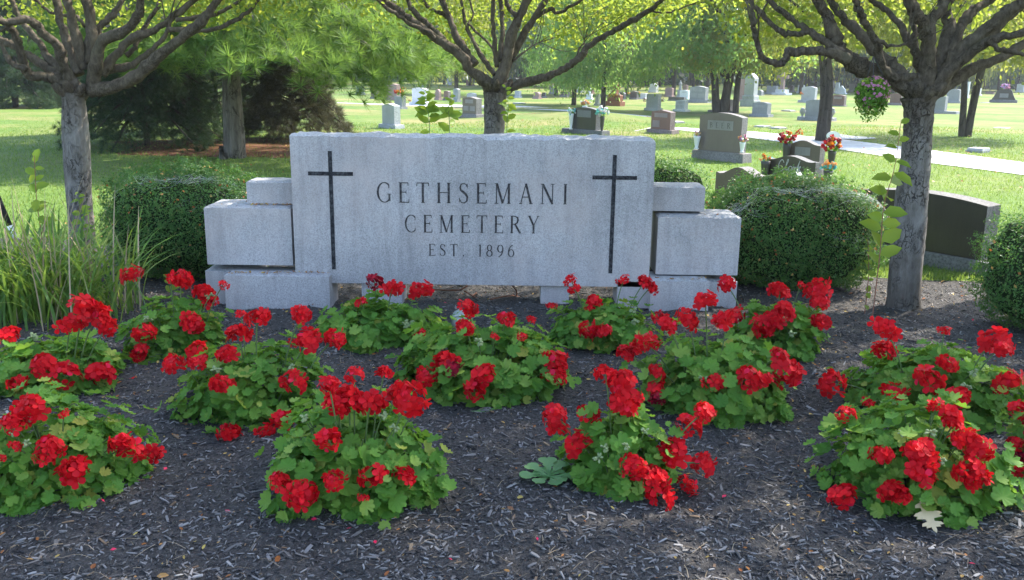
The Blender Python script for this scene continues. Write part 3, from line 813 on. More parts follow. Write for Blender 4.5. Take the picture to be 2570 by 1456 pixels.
near_tree("small spreading tree standing right behind the granite sign", bM, None, .098, [
    ([(1130, 660), (1050, 590), (960, 520), (900, 420), (700, 280), (560, 180), (400, 60), (290, -20)], .062, -.2),
    ([(770, 310), (640, 180), (530, 70), (490, -20)], .032, (-.1, .3)),
    ([(1000, 490), (930, 380), (860, 270), (815, 150), (760, 10), (740, -30)], .044, .3),
    ([(815, 150), (770, 110), (690, 75), (590, -10)], .024, (.2, .3)),
    ([(1150, 560), (1060, 430), (990, 310), (930, 170), (900, -10)], .026, .5),
    ([(1170, 500), (1145, 300), (1140, -10)], .026, -.4),
    ([(1190, 460), (1212, 220), (1195, -10)], .028, .4),
    ([(1180, 640), (1240, 450), (1290, 230), (1400, -10)], .064, -.1),
    ([(1320, 120), (1260, 70), (1225, -10)], .026, (-.1, .3)),
    ([(1220, 560), (1330, 330), (1460, 120), (1545, -10)], .042, .3),
    ([(1450, 140), (1580, 65), (1620, 100), (1800, 0)], .022, (.2, .1)),
    ([(1230, 690), (1360, 625), (1540, 580), (1700, 500), (1800, 430), (1850, 355), (2000, 255), (2180, 160), (2340, 60), (2420, -10)], .045, -.3),
    ([(1740, 470), (1800, 360), (1850, 260)], .016, (-.2, .3)),
    ([(1290, 460), (1430, 350), (1600, 280)], .012, .5),
    ([(1200, 430), (1060, 280), (960, 180), (990, 100)], .014, .6),
    ([(2330, 80), (2420, 100), (2560, 60)], .010, (-.3, .1)),
    ([(700, 290), (640, 240), (500, 170), (360, 70), (250, -20)], .024, (-.2, -.4)),
], 2.2, 14000, 13, c2, [(1232, 560), (1236, 420), (1240, 330), (1242, 270), (1243, 232)],
    [(1100, 30, .5, .13, 110), (1200, 40, .8, .14, 120), (1330, 30, .7, .13, 120), (1460, 40, .5, .13, 120), (1600, 25, .4, .13, 120), (1700, 15, .3, .10, 90), (1000, 15, .4, .10, 70), (1420, 95, .8, .08, 50), (1130, 90, .8, .07, 40), (1555, 70, .6, .09, 60)])
# one more of the row, just outside the picture, whose crown shades the bed
for label, x, y, s in (("small ornamental tree beyond the picture edge, next in the row of shade trees", 5.6, 5.2, 21),):
    rr = np.random.RandomState(s)
    root = thing("ornamental_tree", (x, y, 0), label, "tree", "knuckled ornamental trees around the sign")
    mb = MB(); mb.tube([(0, 0, -.05), (0, 0, .1), (.02, 0, .8), (0, .02, 1.6)], [.15, .11, .10, .13], 14, 0, .04)
    mb.build("trunk", M['bark'], root, smooth=True)
    mb = MB(); al = []
    for q in range(15):
        an = q * 2.39996; e = rr.uniform(.4, 1.3)
        d = np.array([math.cos(an) * math.cos(e), math.sin(an) * math.cos(e), math.sin(e)])
        S = smooth_poly([np.array([0, 0, 1.5]), np.array([0, 0, 1.6]) + d * .5, np.array([0, 0, 1.75]) + d * 1.2 + rr.normal(0, .1, 3), np.array([0, 0, 2.1]) + d * 1.9 + rr.normal(0, .15, 3)], 5)
        mb.tube(S, np.linspace(.05, .008, len(S)), 8); al.append(S[6:])
    mb.build("branches", M['limb'], root, smooth=True)
    al = np.concatenate(al)
    nc = 330; dirs = rr.normal(size=(nc, 3)); dirs /= np.linalg.norm(dirs, axis=1, keepdims=True); dirs[:, 2] = np.abs(dirs[:, 2])
    cl = np.array([0, 0, 2.15]) + dirs * np.array([2.2, 2.2, 2.5]) * rr.uniform(.5, 1, (nc, 1))
    cl[:, 2] = np.maximum(cl[:, 2], 2.4)
    nq = 10500
    pos = cl[rr.randint(0, nc, nq)] + rr.normal(0, 1, (nq, 3)) * np.array([.22, .22, .16])
    pos = pos[(pos[:, 0] + x > .60 * (pos[:, 1] + y) + .15) | (pos[:, 2] > 1.75 + .1 * (pos[:, 1] + y))]
    V, F = scatter(LEAF, LEAFF, pos, rdir(len(pos), .5), rr.uniform(.040, .070, len(pos)))
    link("crown", npmesh("crown", V, F, [M['pear']]), root)

# ================================================================== TREES BEHIND
def crown_mesh(seed, nl, size, flat=.8, mat='maple', drop=.0):
    rr = np.random.RandomState(seed)
    nc = 190
    d = rr.normal(size=(nc, 3)); d /= np.linalg.norm(d, axis=1, keepdims=True)
    c = d * rr.uniform(.45, .95, (nc, 1)); c[:, 2] *= 1.0
    c[:, :2] = np.where(c[:, 2:3] < 0, d[:, :2] / np.linalg.norm(d[:, :2], axis=1, keepdims=True) * np.sqrt(rr.rand(nc, 1)) * .98, c[:, :2]); c[:, 2] = np.where(c[:, 2] < 0, -.42 * rr.rand(nc) ** .5, c[:, 2])
    w = rr.uniform(.4, 1.6, nc); w /= w.sum()
    k = rr.choice(nc, nl, p=w)
    sp = rr.uniform(.05, .13, nc)
    pos = c[k] + rr.normal(size=(nl, 3)) * sp[k][:, None] * np.array([1.25, 1.25, .7])
    V, F = scatter(RHOMB, RHOMBF, pos, rdir(nl, .6), rr.uniform(.7, 1.3, nl) * size)
    return npmesh("crown", V, F, [M[mat]])
CROWNS = {k: crown_mesh(*a) for k, a in dict(a=(1, 19000, .046), b=(2, 19000, .044), c=(3, 17000, .044, .8, 'lime'), d=(4, 10000, .072, .8, 'far'), e=(5, 10000, .075, .8, 'far'), f=(6, 8000, .070, .8, 'lime')).items()}
def bg_tree(label, px, row, tw, ctop_z, cbot_row, chalf, kind, group=None, twin=False, fork_row=None, lean=0, name="shade_tree", cx=None):
    b = gp(px, row); s = mpp(b)
    b.y += 0
    root = thing(name, b, label, "tree", group)
    r = tw * s / 2
    zb = at(px, cbot_row, b.y).z - b.z
    zt = max(ctop_z, zb + 3.5)
    mid = zb + (zt - zb) * .33
    mb = MB(); rr = np.random.RandomState(int(px) + int(row))
    def trunk(dx, r, ztop, ln=0.):
        P = smooth_poly([(dx * .3, 0, -.1), (dx * .5, 0, .12), (dx, 0, ztop * .3), (dx * 1.25 + ln * .4 + rr.normal(0, r * .5), rr.normal(0, r), ztop * .65), (dx * 1.6 + ln, 0, ztop)], 5)
        t = np.linspace(0, 1, len(P))
        mb.tube(P, r * (1 + .55 * np.exp(-t / .05) - .45 * t), 12, 0, .05)
    if twin:
        trunk(-r * .9, r * .55, mid + .5, -.6); trunk(r * .9, r * .65, mid + .5, .5)
    else:
        trunk(0, r, mid + .3, lean)
    # limbs reaching into the crown
    for q in range(7):
        an = q * 2.4 + rr.rand(); z0 = zb * rr.uniform(.85, 1.0) + (zt - zb) * .07 * q
        L = chalf * s * rr.uniform(.5, .85)
        mb.tube(smooth_poly([(0, 0, z0), (math.cos(an) * L * .4, math.sin(an) * L * .4, z0 + L * .30), (math.cos(an) * L, math.sin(an) * L, z0 + L * .75)], 4), np.linspace(r * .38, r * .08, 9), 6)
    mb.build("trunk", M['oldbark'], root, smooth=True)
    o = link("crown", CROWNS[kind], root, ((0 if cx is None else (cx - px) * s), 0, mid))
    hr = chalf * s
    o.scale = (hr, hr, (zt - zb) * .67); o.rotation_euler = (0, 0, rr.rand() * 6.28)
    return root
G_MID = "shade trees standing among the graves"
bg_tree("slender young shade tree at the end of the visible path", 1440, 264, 14, 8, 222, 115, 'a', G_MID)
bg_tree("leafy shade tree just above the stone with teal flowers", 1513, 277, 15, 8, 215, 140, 'a', G_MID)
bg_tree("big twin-trunked shade tree behind the dark stone reading BEER", 1806, 284, 42, 10, 172, 210, 'b', G_MID, twin=True)
bg_tree("thinner shade tree with a side limb beside the twin-trunked tree", 1846, 284, 18, 8, 180, 135, 'c', G_MID, lean=.3)
bg_tree("straight dark trunk standing at the path's far edge, yellowing leaves above", 2063, 354, 40, 8, 120, 210, 'c', G_MID)
bg_tree("dark forked tree with flared base on the slope right of the path", 2420, 343, 34, 8, 165, 210, 'c', G_MID, twin=True)
bg_tree("tall tree behind the middle ornamental tree, crown over the far graves", 1395, 240, 12, 11, 170, 110, 'd', G_MID)
bg_tree("round-crowned tree near the white statue", 1572, 240, 12, 10, 185, 95, 'f', G_MID)
bg_tree("tree left of the middle tree's fork beyond the pine", 1145, 238, 12, 10, 190, 90, 'c', G_MID)
bg_tree("tree above the grey cross monument", 2010, 232, 12, 11, 165, 120, 'f', G_MID)
bg_tree("tree over the headstones left of the tall pillar", 1690, 238, 12, 11, 150, 130, 'e', G_MID)
bg_tree("dark trunked tree far out at the right side", 2528, 226, 14, 13, 140, 90, 'd', G_MID)
bg_tree("pale crowned tree far out behind the stone with pink wreath", 2470, 222, 9, 11, 165, 80, 'f', G_MID)
bg_tree("tree half hidden behind the right ornamental tree", 2240, 232, 13, 11, 150, 120, 'e', G_MID)
# a tall tree just outside the picture to the right, throwing dappled shade over the bed
root = thing("shade_tree", (5.2, 7.6, 0), "tall shade tree outside the picture's right edge, shading the flower bed", "tree", G_MID)
mb = MB(); mb.tube(smooth_poly([(0, 0, -.1), (0, 0, .2), (.05, 0, 3), (0, .1, 6), (.1, 0, 9.5)], 5), np.linspace(.26, .08, 21), 12, 0, .04)
for q in range(8):
    a_ = q * 2.4; mb.tube(smooth_poly([(.03, 0, 5.4 + .4 * q), (math.cos(a_) * 1.2, math.sin(a_) * 1.2, 6.4 + .4 * q), (math.cos(a_) * 2.5, math.sin(a_) * 2.5, 7.6 + .4 * q)], 4), np.linspace(.09, .02, 9), 6)
mb.build("trunk", M['oldbark'], root, smooth=True)
o = link("crown", CROWNS['f'], root, (0, 0, 8.3)); o.scale = (3.0, 3.0, 3.4)
G_FAR = "trees closing the view beyond the graves"
rr = np.random.RandomState(77)
FARL = ["dark", "dull green", "blue green", "hazy", "yellowish", "thin", "broad", "bushy"]
spots = [1075, 1115, 1180, 1215, 1262, 1305, 1345, 1422, 1475, 1545, 1602, 1640, 1655, 1740, 1775, 1900, 1935, 2045, 2100, 2150, 2185, 2290, 2340, 2385, 2440, 2505, 2552]
refs = ["over the brown stones", "over the grey stones right of the pine", "left of the middle tree's fork", "behind the middle tree's trunk", "right of the middle trunk", "by the far bend of path", "above the pink stone",
        "behind the slender shade tree", "above the white statue", "behind the rust cross monument", "above the dark stone with yellow flowers", "above the grey stone with side flowers", "behind the pinkish stone",
        "above the big peaked stone", "left of the twin trunks", "right of the tall pillar", "left of the cross monument", "right of the cross monument", "above the red-brown stone", "above the hanging basket", "right of the basket",
        "behind the right ornamental trunk", "left of the dark forked tree", "behind the dark forked tree", "right of the dark forked tree", "above the stone with pink wreath", "at the picture's right edge"]
for q, (px, rf) in enumerate(zip(spots, refs)):
    row = 214 + (px - 1285) * .010 + rr.uniform(-3, 7)
    bg_tree("far %s tree %s" % (FARL[q % 8], rf), px, row, rr.uniform(5, 11), rr.uniform(11, 17), row - rr.uniform(25, 60), rr.uniform(55, 90), 'def'[rr.randint(0, 3)], G_FAR, name="distant_tree")
# the wood that closes the horizon
def far_wood():
    nT = 260
    x = rr.uniform(-210, 210, nT); y = rr.uniform(98, 170, nT) + .0004 * x ** 2
    L = []
    n_ = 100000
    k = rr.randint(0, nT, n_); hh = rr.uniform(11, 20, nT); wd = rr.uniform(4, 7, nT)
    d = rr.normal(size=(n_, 3)); d /= np.linalg.norm(d, axis=1, keepdims=True); d *= rr.uniform(.5, 1.05, (n_, 1))
    pos = np.stack([x[k] + d[:, 0] * wd[k], y[k] + d[:, 1] * wd[k], hh[k] * (.55 + .48 * d[:, 2])], 1)
    pos[:, 2] += gz(pos[:, 0], pos[:, 1])
    V, F = scatter(RHOMB, RHOMBF, pos, rdir(n_, .5), rr.uniform(.5, 1.3, n_)); L.append((V, F, 0))
    mb = MB()
    for q in range(nT):
        z = float(gz(x[q], y[q]))
        mb.tube([(x[q], y[q], z - .2), (x[q] + .1, y[q], z + 4), (x[q], y[q], z + hh[q] * .7)], [.30, .24, .12], 6)
    Vt = np.concatenate(mb.V); Ft = [np.array([f for f, _ in mb.F[k]]) for k in sorted(mb.F)]
    L.append((Vt, Ft, 1))
    # undergrowth
    n2 = 70000
    xx = rr.uniform(-190, 190, n2); yy = rr.uniform(100, 140, n2) + .0004 * xx ** 2
    pos = np.stack([xx, yy, gz(xx, yy) + rr.rand(n2) ** 1.3 * (3.4 + 2.6 * np.sin(xx * .23) * np.sin(xx * .071 + 2))], 1)
    V, F = scatter(RHOMB, RHOMBF, pos, rdir(n2, .3), rr.uniform(.7, 1.6, n2)); L.append((V, F, 0))
    V, F, mi = merge(L)
    tag(link("far_wood", npmesh("far_wood", V, F, [M['wood'], M['oldbark']], mi)), "far mixed wood closing the view behind the cemetery", "wood", kind="stuff")
far_wood()

# ------------------------------------------------------------------ pines and spruces on the left
def tuft_template(k, seed, up=.5):
    r2 = np.random.RandomState(seed); V = []; F = []
    for q in range(k):
        d = r2.normal(size=3); d[2] = abs(d[2]) * .8 + up * .5; d /= np.linalg.norm(d)
        s = np.cross(d, r2.normal(size=3)); s /= np.linalg.norm(s)
        b = len(V); L = r2.uniform(.75, 1.1)
        V += [s * -.020, s * .020, d * L + s * .008 + np.array([0, 0, -.10])]; F.append((b, b + 1, b + 2))
    return np.array(V), [np.array(F)]
TUFT = tuft_template(46, 3)
def conifer(label, px, row, tw, z_top, boughs, mat, tuft_len, dead=True, cat="tree", name="pine_tree", pal=None, base=None):
    """boughs: list of (z0, azimuth, length, droop, n tufts)"""
    b = gp(px, row) if base is None else base
    s = mpp(b)
    root = thing(name, b, label, cat, "evergreens left of the sign")
    rr = np.random.RandomState(int(px) * 3 + 1)
    r = tw * s / 2
    mb = MB()
    P = smooth_poly([(0, 0, -.1), (0, 0, .15), (.02, 0, z_top * .3), (0, .03, z_top)], 7); t = np.linspace(0, 1, len(P))
    mb.tube(P, r * (1 + .5 * np.exp(-t / .03) - .75 * t), 14, 0, .04)
    pos = []; nr = []
    for z0, az, L, dr, nt_ in boughs:
        d = np.array([math.cos(az), math.sin(az), 0])
        Q = smooth_poly([np.array([0, 0, z0]), np.array([0, 0, z0]) + d * L * .4 + np.array([0, 0, .08 * L]), np.array([0, 0, z0 - dr * .55]) + d * L * .8, np.array([0, 0, z0 - dr]) + d * L], 5)
        mb.tube(Q, np.linspace(max(.018, .02 * L), .006, len(Q)), 6)
        side = np.array([-d[1], d[0], 0])
        tq = rr.uniform(.30, 1.03, nt_)
        i = np.clip(tq * (len(Q) - 1), 0, len(Q) - 1.001); i0 = i.astype(int); fr = (i - i0)[:, None]
        p = Q[i0] * (1 - fr) + Q[i0 + 1] * fr
        w = L * .26 * (1.15 - np.abs(tq - .55))
        off = rr.uniform(-1, 1, nt_) * w
        p = p + side * off[:, None] + d * (-.3 * np.abs(off))[:, None] + np.stack([rr.normal(0, .05, nt_), rr.normal(0, .05, nt_), rr.normal(.02, .10, nt_) - .10 * np.abs(off)], 1)
        pos.append(p)
        out = d[None] * .75 + side[None] * (off / (w + 1e-6))[:, None] * .6 + np.array([0, 0, .55])
        nr.append(out + rr.normal(0, .35, (nt_, 3)))
    mb.build("trunk", M['pinebark' if 'grey trunk' in label else 'oldbark'], root, smooth=True)
    pos = np.concatenate(pos); nr = np.concatenate(nr)
    V, F = scatter(*TUFT, pos, nr, rr.uniform(.8, 1.25, len(pos)) * tuft_len)
    link("crown", npmesh("crown", V, F, [M[mat]]), root)
    return root
rr = np.random.RandomState(5)
bo = []
for q in range(70):
    z = 3.0 + 5.5 * (q / 70) ** 1.2
    L = rr.uniform(2.4, 4.2) * (1 - .5 * max(0, z - 3) / 5.5)
    bo.append((z, q * 2.39996 + rr.normal(0, .2), L, rr.uniform(.1, .7), 42))
# low boughs sweeping over the lawn, mostly to the right
for q in range(30):
    az = rr.uniform(-1.9, 1.0); k = math.cos(az)
    z = rr.uniform(2.25, 3.1); L = rr.uniform(2.4, 4.0) + 1.9 * max(0, k) * rr.rand()
    bo.append((z, az, L, rr.uniform(.25, .75) + .16 * (L - 2.4), 85))
for q in range(12):
    bo.append((rr.uniform(2.3, 3.0), rr.uniform(2.2, 4.4), rr.uniform(1.8, 3.2), rr.uniform(.3, .8), 110))
conifer("tall white pine with soft bright green boughs and a grey trunk, left of the sign", 590, 396, 74, 10, bo, 'pine', .25)
bo = []
for q in range(70):
    z = 2.0 + 6 * (q / 70); L = rr.uniform(2.4, 4.2) * (1 - .06 * z)
    bo.append((z, q * 2.39996, L, rr.uniform(.3, 1.0), 48))
conifer("second pine with a dark trunk, deeper in the shade behind the first", 490, 352, 46, 10, bo, 'pine', .23)
def spruce(label, px, row, w_px, h, seed, n_b=110, per=70, mat='spruce'):
    b = gp(px, row); s = mpp(b); rad = w_px * s / 2
    r2 = np.random.RandomState(seed); bo = []
    for q in range(n_b):
        z = .18 + h * (q / n_b) ** 1.15 * .95
        L = rad * (1 - z / (h * 1.05)) * r2.uniform(.75, 1.1)
        bo.append((z + .25, q * 2.39996 + r2.normal(0, .2), max(.3, L), .10 + .22 * L, per))
    conifer(label, px, row, 20, h * .97, bo, mat, .15, name="spruce_tree", base=b)
spruce("low dark spruce filling the shade behind the left ornamental tree", 370, 366, 430, 4.4, 31, 130, 60)
spruce("dark spruce with bare brown inner twigs, right of the pine trunk", 735, 350, 330, 3.6, 32, 120, 45, 'sprucebrown')
spruce("dark spruce between the two pine trunks, deep in shade", 545, 332, 330, 6.5, 33, 110, 45)
spruce("big dark evergreen at the left picture edge beyond the sunny lawn", 40, 270, 300, 9, 34, 150, 150)
spruce("slim evergreen beyond the left lawn, right of the edge evergreen", 190, 264, 220, 8, 35, 140, 130)

# ================================================================== GERANIUMS
def ger_leaf():
    seg = 27; th = np.linspace(-np.pi, np.pi, seg, endpoint=False)
    notch = 1 - .62 * np.exp(-((np.abs(th) - np.pi) / .20) ** 2)
    V = [(0, 0, -.02)]
    for q, rr_ in enumerate((.55, 1.0)):
        lob = 1 + (.11 if q else .03) * np.cos(9 * th) + (.05 if q else 0) * np.cos(5 * th + 1)
        r_ = rr_ * notch * lob
        z = .20 * rr_ ** 2 + (.13 if q else .04) * np.cos(9 * th + .5) + .10 * np.sin(2 * th) * rr_
        V += list(np.stack([r_ * np.cos(th), r_ * np.sin(th), z], 1))
    T = np.array([(0, 1 + j, 1 + (j + 1) % seg) for j in range(seg)])
    Q = np.array([(1 + j, 1 + seg + j, 1 + seg + (j + 1) % seg, 1 + (j + 1) % seg) for j in range(seg)])
    return np.array(V), [T, Q]
GLEAF = ger_leaf()
def petal_verts():
    return np.array([(.04, 0, 0), (.5, -.34, .07), (.88, -.32, .02), (1.02, 0, -.06), (.88, .32, .02), (.5, .34, .07), (.55, 0, -.03)]), [np.array([(0, 1, 6), (0, 6, 5)]), np.array([(1, 2, 3, 6), (6, 3, 4, 5)])]
PET = petal_verts()
def head_mesh(seed, nf=23):
    r2 = np.random.RandomState(seed)
    P = []; Nn = []; A = []
    k = 0
    d = []
    while len(d) < nf:
        v = r2.normal(size=3); v /= np.linalg.norm(v)
        if v[2] < -.45: continue
        if all(np.dot(v, w) < .66 for w in d) or r2.rand() < .05: d.append(v)
        k += 1
        if k > 4000: break
    for v in d:
        c = v * r2.uniform(.42, .80) * np.array([1.1, 1.0, .80])
        nrm = v + r2.normal(0, .34, 3) + np.array([0, 0, .10]); nrm /= np.linalg.norm(nrm)
        x = np.cross(nrm, r2.normal(size=3)); x /= np.linalg.norm(x); y = np.cross(nrm, x)
        for j in range(5):
            an = j * 1.2566 + r2.normal(0, .08)
            a = x * math.cos(an) + y * math.sin(an)
            tilt = r2.normal(.12, .16)
            P.append(c + a * .02); Nn.append(nrm * math.cos(tilt) - a * math.sin(tilt)); A.append(a)
    P, Nn, A = np.array(P), np.array(Nn), np.array(A)
    st_ = np.random.get_state()
    V, F = scatter(*PET, P, Nn, r2.uniform(.42, .56, len(P)), axis=A)
    return npmesh("flower_head", V, F, [M['petal']], smooth=True)
HEADS = [head_mesh(s, n_) for s, n_ in ((1, 17), (2, 19), (3, 16), (4, 21), (5, 14))]
HEADS_S = [head_mesh(s, n_) for s, n_ in ((6, 7), (7, 8))]
HEADS_D = []
for me_ in (HEADS[1], HEADS[4], HEADS_S[1]):
    c_ = me_.copy(); c_.materials[0] = M['petaldark']; HEADS_D.append(c_)
def bud_mesh():
    mb = MB(); r2 = np.random.RandomState(4)
    for q in range(13):
        d = rdirs(r2); d[2] = d[2] * .8 - .1
        c = d * .6
        mb.tube([c * .3, c * .8, c * 1.15, c * 1.6, c * 1.9], [.03, .16, .24, .17, .02], 6)
    return npmesh("flower_bud", np.concatenate(mb.V), [np.array([f for f, _ in mb.F[k]]) for k in sorted(mb.F)], [M['bud']], smooth=True)
BUD = bud_mesh()
def geranium(label, box_, heads, seed, buds=2, yscale=1.0):
    x0, x1, yt, yb = box_
    r2 = np.random.RandomState(seed)
    gf = gp((x0 + x1) / 2, yb); s = mpp(gf)
    rx = (x1 - x0) * s / 2 * 1.04
    c = Vector((gf.x, gf.y + rx * .62 * yscale, 0))
    c.x = gp((x0 + x1) / 2, yb).x * (c.y / gf.y)
    s = mpp(c); rx = (x1 - x0) * s / 2 * 1.03
    ry = rx * .92 * yscale
    H = max(.16, at((x0 + x1) / 2, yt, c.y + ry * .25).z * .98)
    root = thing("geranium", c, label, "geranium", "red geraniums planted in the mulch bed")
    n_ = int(1380 * (rx / .36) ** 1.4)
    v = r2.normal(size=(n_, 3)); v[:, 2] = np.abs(v[:, 2]) * .9 - .12; v /= np.linalg.norm(v, axis=1, keepdims=True)
    rad = 1 - .5 * r2.rand(n_) ** 2.2
    lump = .95 + .14 * np.sin(v[:, 0] * 6 + seed) * np.sin(v[:, 1] * 5 + seed * 2) + .07 * np.sin(v[:, 2] * 9 + v[:, 0] * 7 + seed)
    nz = np.sin(v[:, 0] * 5.3 + seed * 1.7) + np.sin(v[:, 1] * 6.1 + seed * 2.9) + np.sin(v[:, 2] * 7.3 + seed * .7) + np.sin((v[:, 0] + v[:, 2]) * 11 + seed)
    rad = rad * np.where(nz < -.9, .80, 1.0)
    out = (r2.rand(n_) < .07) & (v[:, 2] > .22); rad = np.where(out, r2.uniform(1.03, 1.20, n_), rad)
    pos = v * np.array([rx, ry, H * r2.uniform(.92, 1.0)]) * (rad * lump)[:, None]
    pos[:, 2] = np.maximum(pos[:, 2], .015 + .03 * r2.rand(n_))
    pos[:, :2] *= (.88 + .12 * np.clip(pos[:, 2:3] / (.42 * H), 0, 1))
    nrm = v * np.array([1, 1, 1.0]) + np.array([0, 0, .75]) + r2.normal(0, .42, (n_, 3))
    ls = np.clip(r2.normal(.0265, .0085, n_) * r2.uniform(.86, 1.16) * (.85 + .25 * v[:, 2]), .013, .050)
    V, F = scatter(*GLEAF, pos, nrm, ls)
    stm = MB()
    for q in range(26):
        d = v[q]; stm.tube([(d[0] * .02, d[1] * .02, -.02), tuple(d * np.array([rx, ry, H]) * .5), tuple(d * np.array([rx, ry, H]) * .9)], [.006, .005, .003], 5)
    fol = link("foliage", npmesh("foliage", V, F, [M['ger']], smooth=True), root)
    stm.build("stems", M['stalk'], root)
    C = np.array([c.x, c.y, 0.]); cp = np.array([0, 0, CAMH])
    E = np.array([rx * 1.06, ry * 1.06, H * 1.12])
    def place(px, py, rpx, mesh, name, zoff):
        d = np.array(ray(px, py)); o = (cp - C) / E; dd = d / E
        a_ = dd @ dd; b_ = 2 * o @ dd; c_ = o @ o - 1; D = b_ * b_ - 4 * a_ * c_
        t = (-b_ - math.sqrt(D)) / (2 * a_) if D > 0 else None
        if t is None: t = (c.y - ry * .15 + r2.normal(0, ry * .15)) / d[1]
        p = cp + d * t
        if p[2] < rpx * .00035 + .03:
            t = (CAMH - .05) / -d[2]; p = cp + d * t
        rw = rpx * mpp(p)
        h = link(name, mesh, root, tuple(p - C))
        h.scale = (rw * 1.05, rw * 1.05, rw * .98)
        h.rotation_euler = (r2.normal(.45, .25), r2.normal(0, .25), r2.rand() * 6.28)
        # its stalk
        q = (p - C); low = q * np.array([.55, .55, .35]); low[2] = min(low[2], H * .6)
        mb = MB(); mid = (q + low) / 2 + np.array([0, 0, .03])
        pts = smooth_poly([low, mid, q], 4)
        inv = np.array(h.matrix_basis.inverted())
        pts = pts @ inv[:3, :3].T + inv[:3, 3]
        mb.tube(pts, .0022 / rw + .02, 5); mb.build("stalk", M['stalk'], h, smooth=True)
    for (px, py, rp) in heads:
        ms = HEADS_S[r2.randint(2)] if rp < 24 else HEADS[r2.randint(5)]
        if r2.rand() < .06: ms = HEADS_D[2] if rp < 24 else HEADS_D[r2.randint(2)]
        place(px, py, rp * .91, ms, "flower_head", 0)
    for q in range(buds):
        place(r2.uniform(x0 + .2 * (x1 - x0), x1 - .2 * (x1 - x0)), r2.uniform(yt, .4 * yt + .6 * yb), r2.uniform(11, 15), BUD, "flower_bud", 0)
    return root
geranium("full red geranium cut by the left edge of the photo, nearest the camera there", (-70, 385, 965, 1282),
    [(75, 1025, 45), (35, 1065, 40), (160, 1040, 18), (40, 1120, 22), (125, 1125, 42), (110, 1150, 30), (185, 1180, 48), (320, 1125, 48), (300, 1115, 34), (378, 1138, 32), (5, 1150, 16), (-30, 1060, 30)], 1, 3)
geranium("red geranium behind the edge one, reaching up against the long grassy clump", (-40, 325, 842, 1010),
    [(215, 770, 45), (180, 815, 38), (245, 795, 40), (272, 825, 30), (22, 843, 32), (110, 920, 42), (165, 942, 42), (252, 940, 45), (42, 962, 28), (330, 958, 16)], 2)
geranium("red geranium at the foot of the left stone blocks and bushy shrub", (315, 582, 735, 918),
    [(330, 690, 32), (455, 700, 34), (515, 735, 35), (520, 755, 30), (560, 715, 17), (483, 810, 35), (362, 835, 32), (350, 885, 28), (428, 700, 18)], 3)
geranium("broad red geranium between the left blocks and the front middle-left one", (445, 832, 848, 1090),
    [(645, 798, 36), (605, 790, 20), (600, 838, 36), (570, 888, 30), (757, 788, 30), (775, 855, 42), (735, 860, 18), (842, 848, 30), (495, 885, 36), (497, 910, 28), (437, 913, 32), (560, 965, 36), (738, 958, 36), (575, 1085, 35), (665, 1088, 32), (710, 1055, 34)], 4)
geranium("red geranium hugging the sign's lower edge, below the word CEMETERY's start", (790, 1112, 745, 885),
    [(940, 708, 26), (985, 725, 30), (1058, 730, 34), (905, 760, 21), (1055, 840, 23)], 5)
geranium("red geranium standing alone in front, between bare mulch and the far-left one", (660, 1118, 985, 1308),
    [(825, 965, 30), (890, 940, 26), (875, 1000, 48), (930, 1012, 44), (845, 1015, 38), (1030, 1000, 50), (1000, 980, 36), (965, 935, 24), (1050, 1020, 30), (825, 1105, 40), (700, 1210, 35), (755, 1240, 48), (840, 1205, 32), (935, 1195, 42), (1015, 1195, 38), (912, 1250, 19)], 6, 3)
geranium("red geranium with the small white spotlight peeping out behind it", (1008, 1432, 788, 1012),
    [(1175, 772, 30), (1168, 822, 26), (1270, 803, 30), (1335, 803, 16), (1242, 845, 15), (1120, 908, 38), (1132, 920, 34), (1072, 945, 32), (1212, 945, 40), (1190, 982, 34), (1393, 910, 42), (1393, 945, 38), (1310, 845, 16)], 7)
geranium("red geranium under the sign's right cross, flowers rising past its edge", (1370, 1655, 745, 882),
    [(1432, 702, 22), (1442, 725, 22), (1490, 760, 26), (1478, 770, 16), (1385, 768, 18), (1478, 828, 28), (1515, 832, 28), (1565, 703, 22), (1618, 708, 26), (1632, 722, 24), (1660, 800, 26)], 8)
geranium("wide red geranium in the right-centre row behind the front one with weed", (1585, 1985, 830, 1058),
    [(1770, 755, 33), (1725, 800, 38), (1675, 818, 32), (1620, 862, 40), (1600, 875, 26), (1570, 888, 28), (1825, 800, 40), (1790, 963, 33), (1880, 952, 44), (1910, 960, 30), (1972, 935, 46), (1955, 895, 28), (1648, 935, 30), (1645, 975, 28), (1650, 1003, 24)], 9)
geranium("red geranium by the right stone blocks and shrub, sunlit pale leaves on top", (1828, 2062, 748, 908),
    [(1957, 730, 34), (2010, 715, 13), (2055, 728, 36), (2058, 762, 30), (2060, 808, 30), (1968, 785, 36), (1945, 800, 30), (1915, 818, 36), (1822, 712, 28), (1850, 790, 26)], 10)
geranium("front red geranium with a pale leafy weed at its left foot", (1412, 1700, 1005, 1250),
    [(1520, 940, 36), (1560, 958, 46), (1560, 1015, 44), (1590, 1000, 30), (1390, 1040, 38), (1402, 1075, 34), (1475, 1040, 36), (1450, 1113, 42), (1730, 1070, 38), (1768, 1035, 33), (1690, 1135, 48), (1765, 1165, 36), (1590, 1172, 40), (1640, 1205, 48), (1660, 1245, 40), (1722, 1218, 34)], 11, 4)
geranium("red geranium at the right, behind the one with the dry oak leaf", (2110, 2560, 860, 1075),
    [(2222, 827, 40), (2220, 878, 32), (2370, 830, 20), (2495, 855, 44), (2515, 870, 34), (2378, 912, 30), (2330, 955, 46), (2090, 965, 40), (2245, 985, 34), (2530, 958, 46), (2180, 1012, 22), (2400, 1000, 40)], 12)
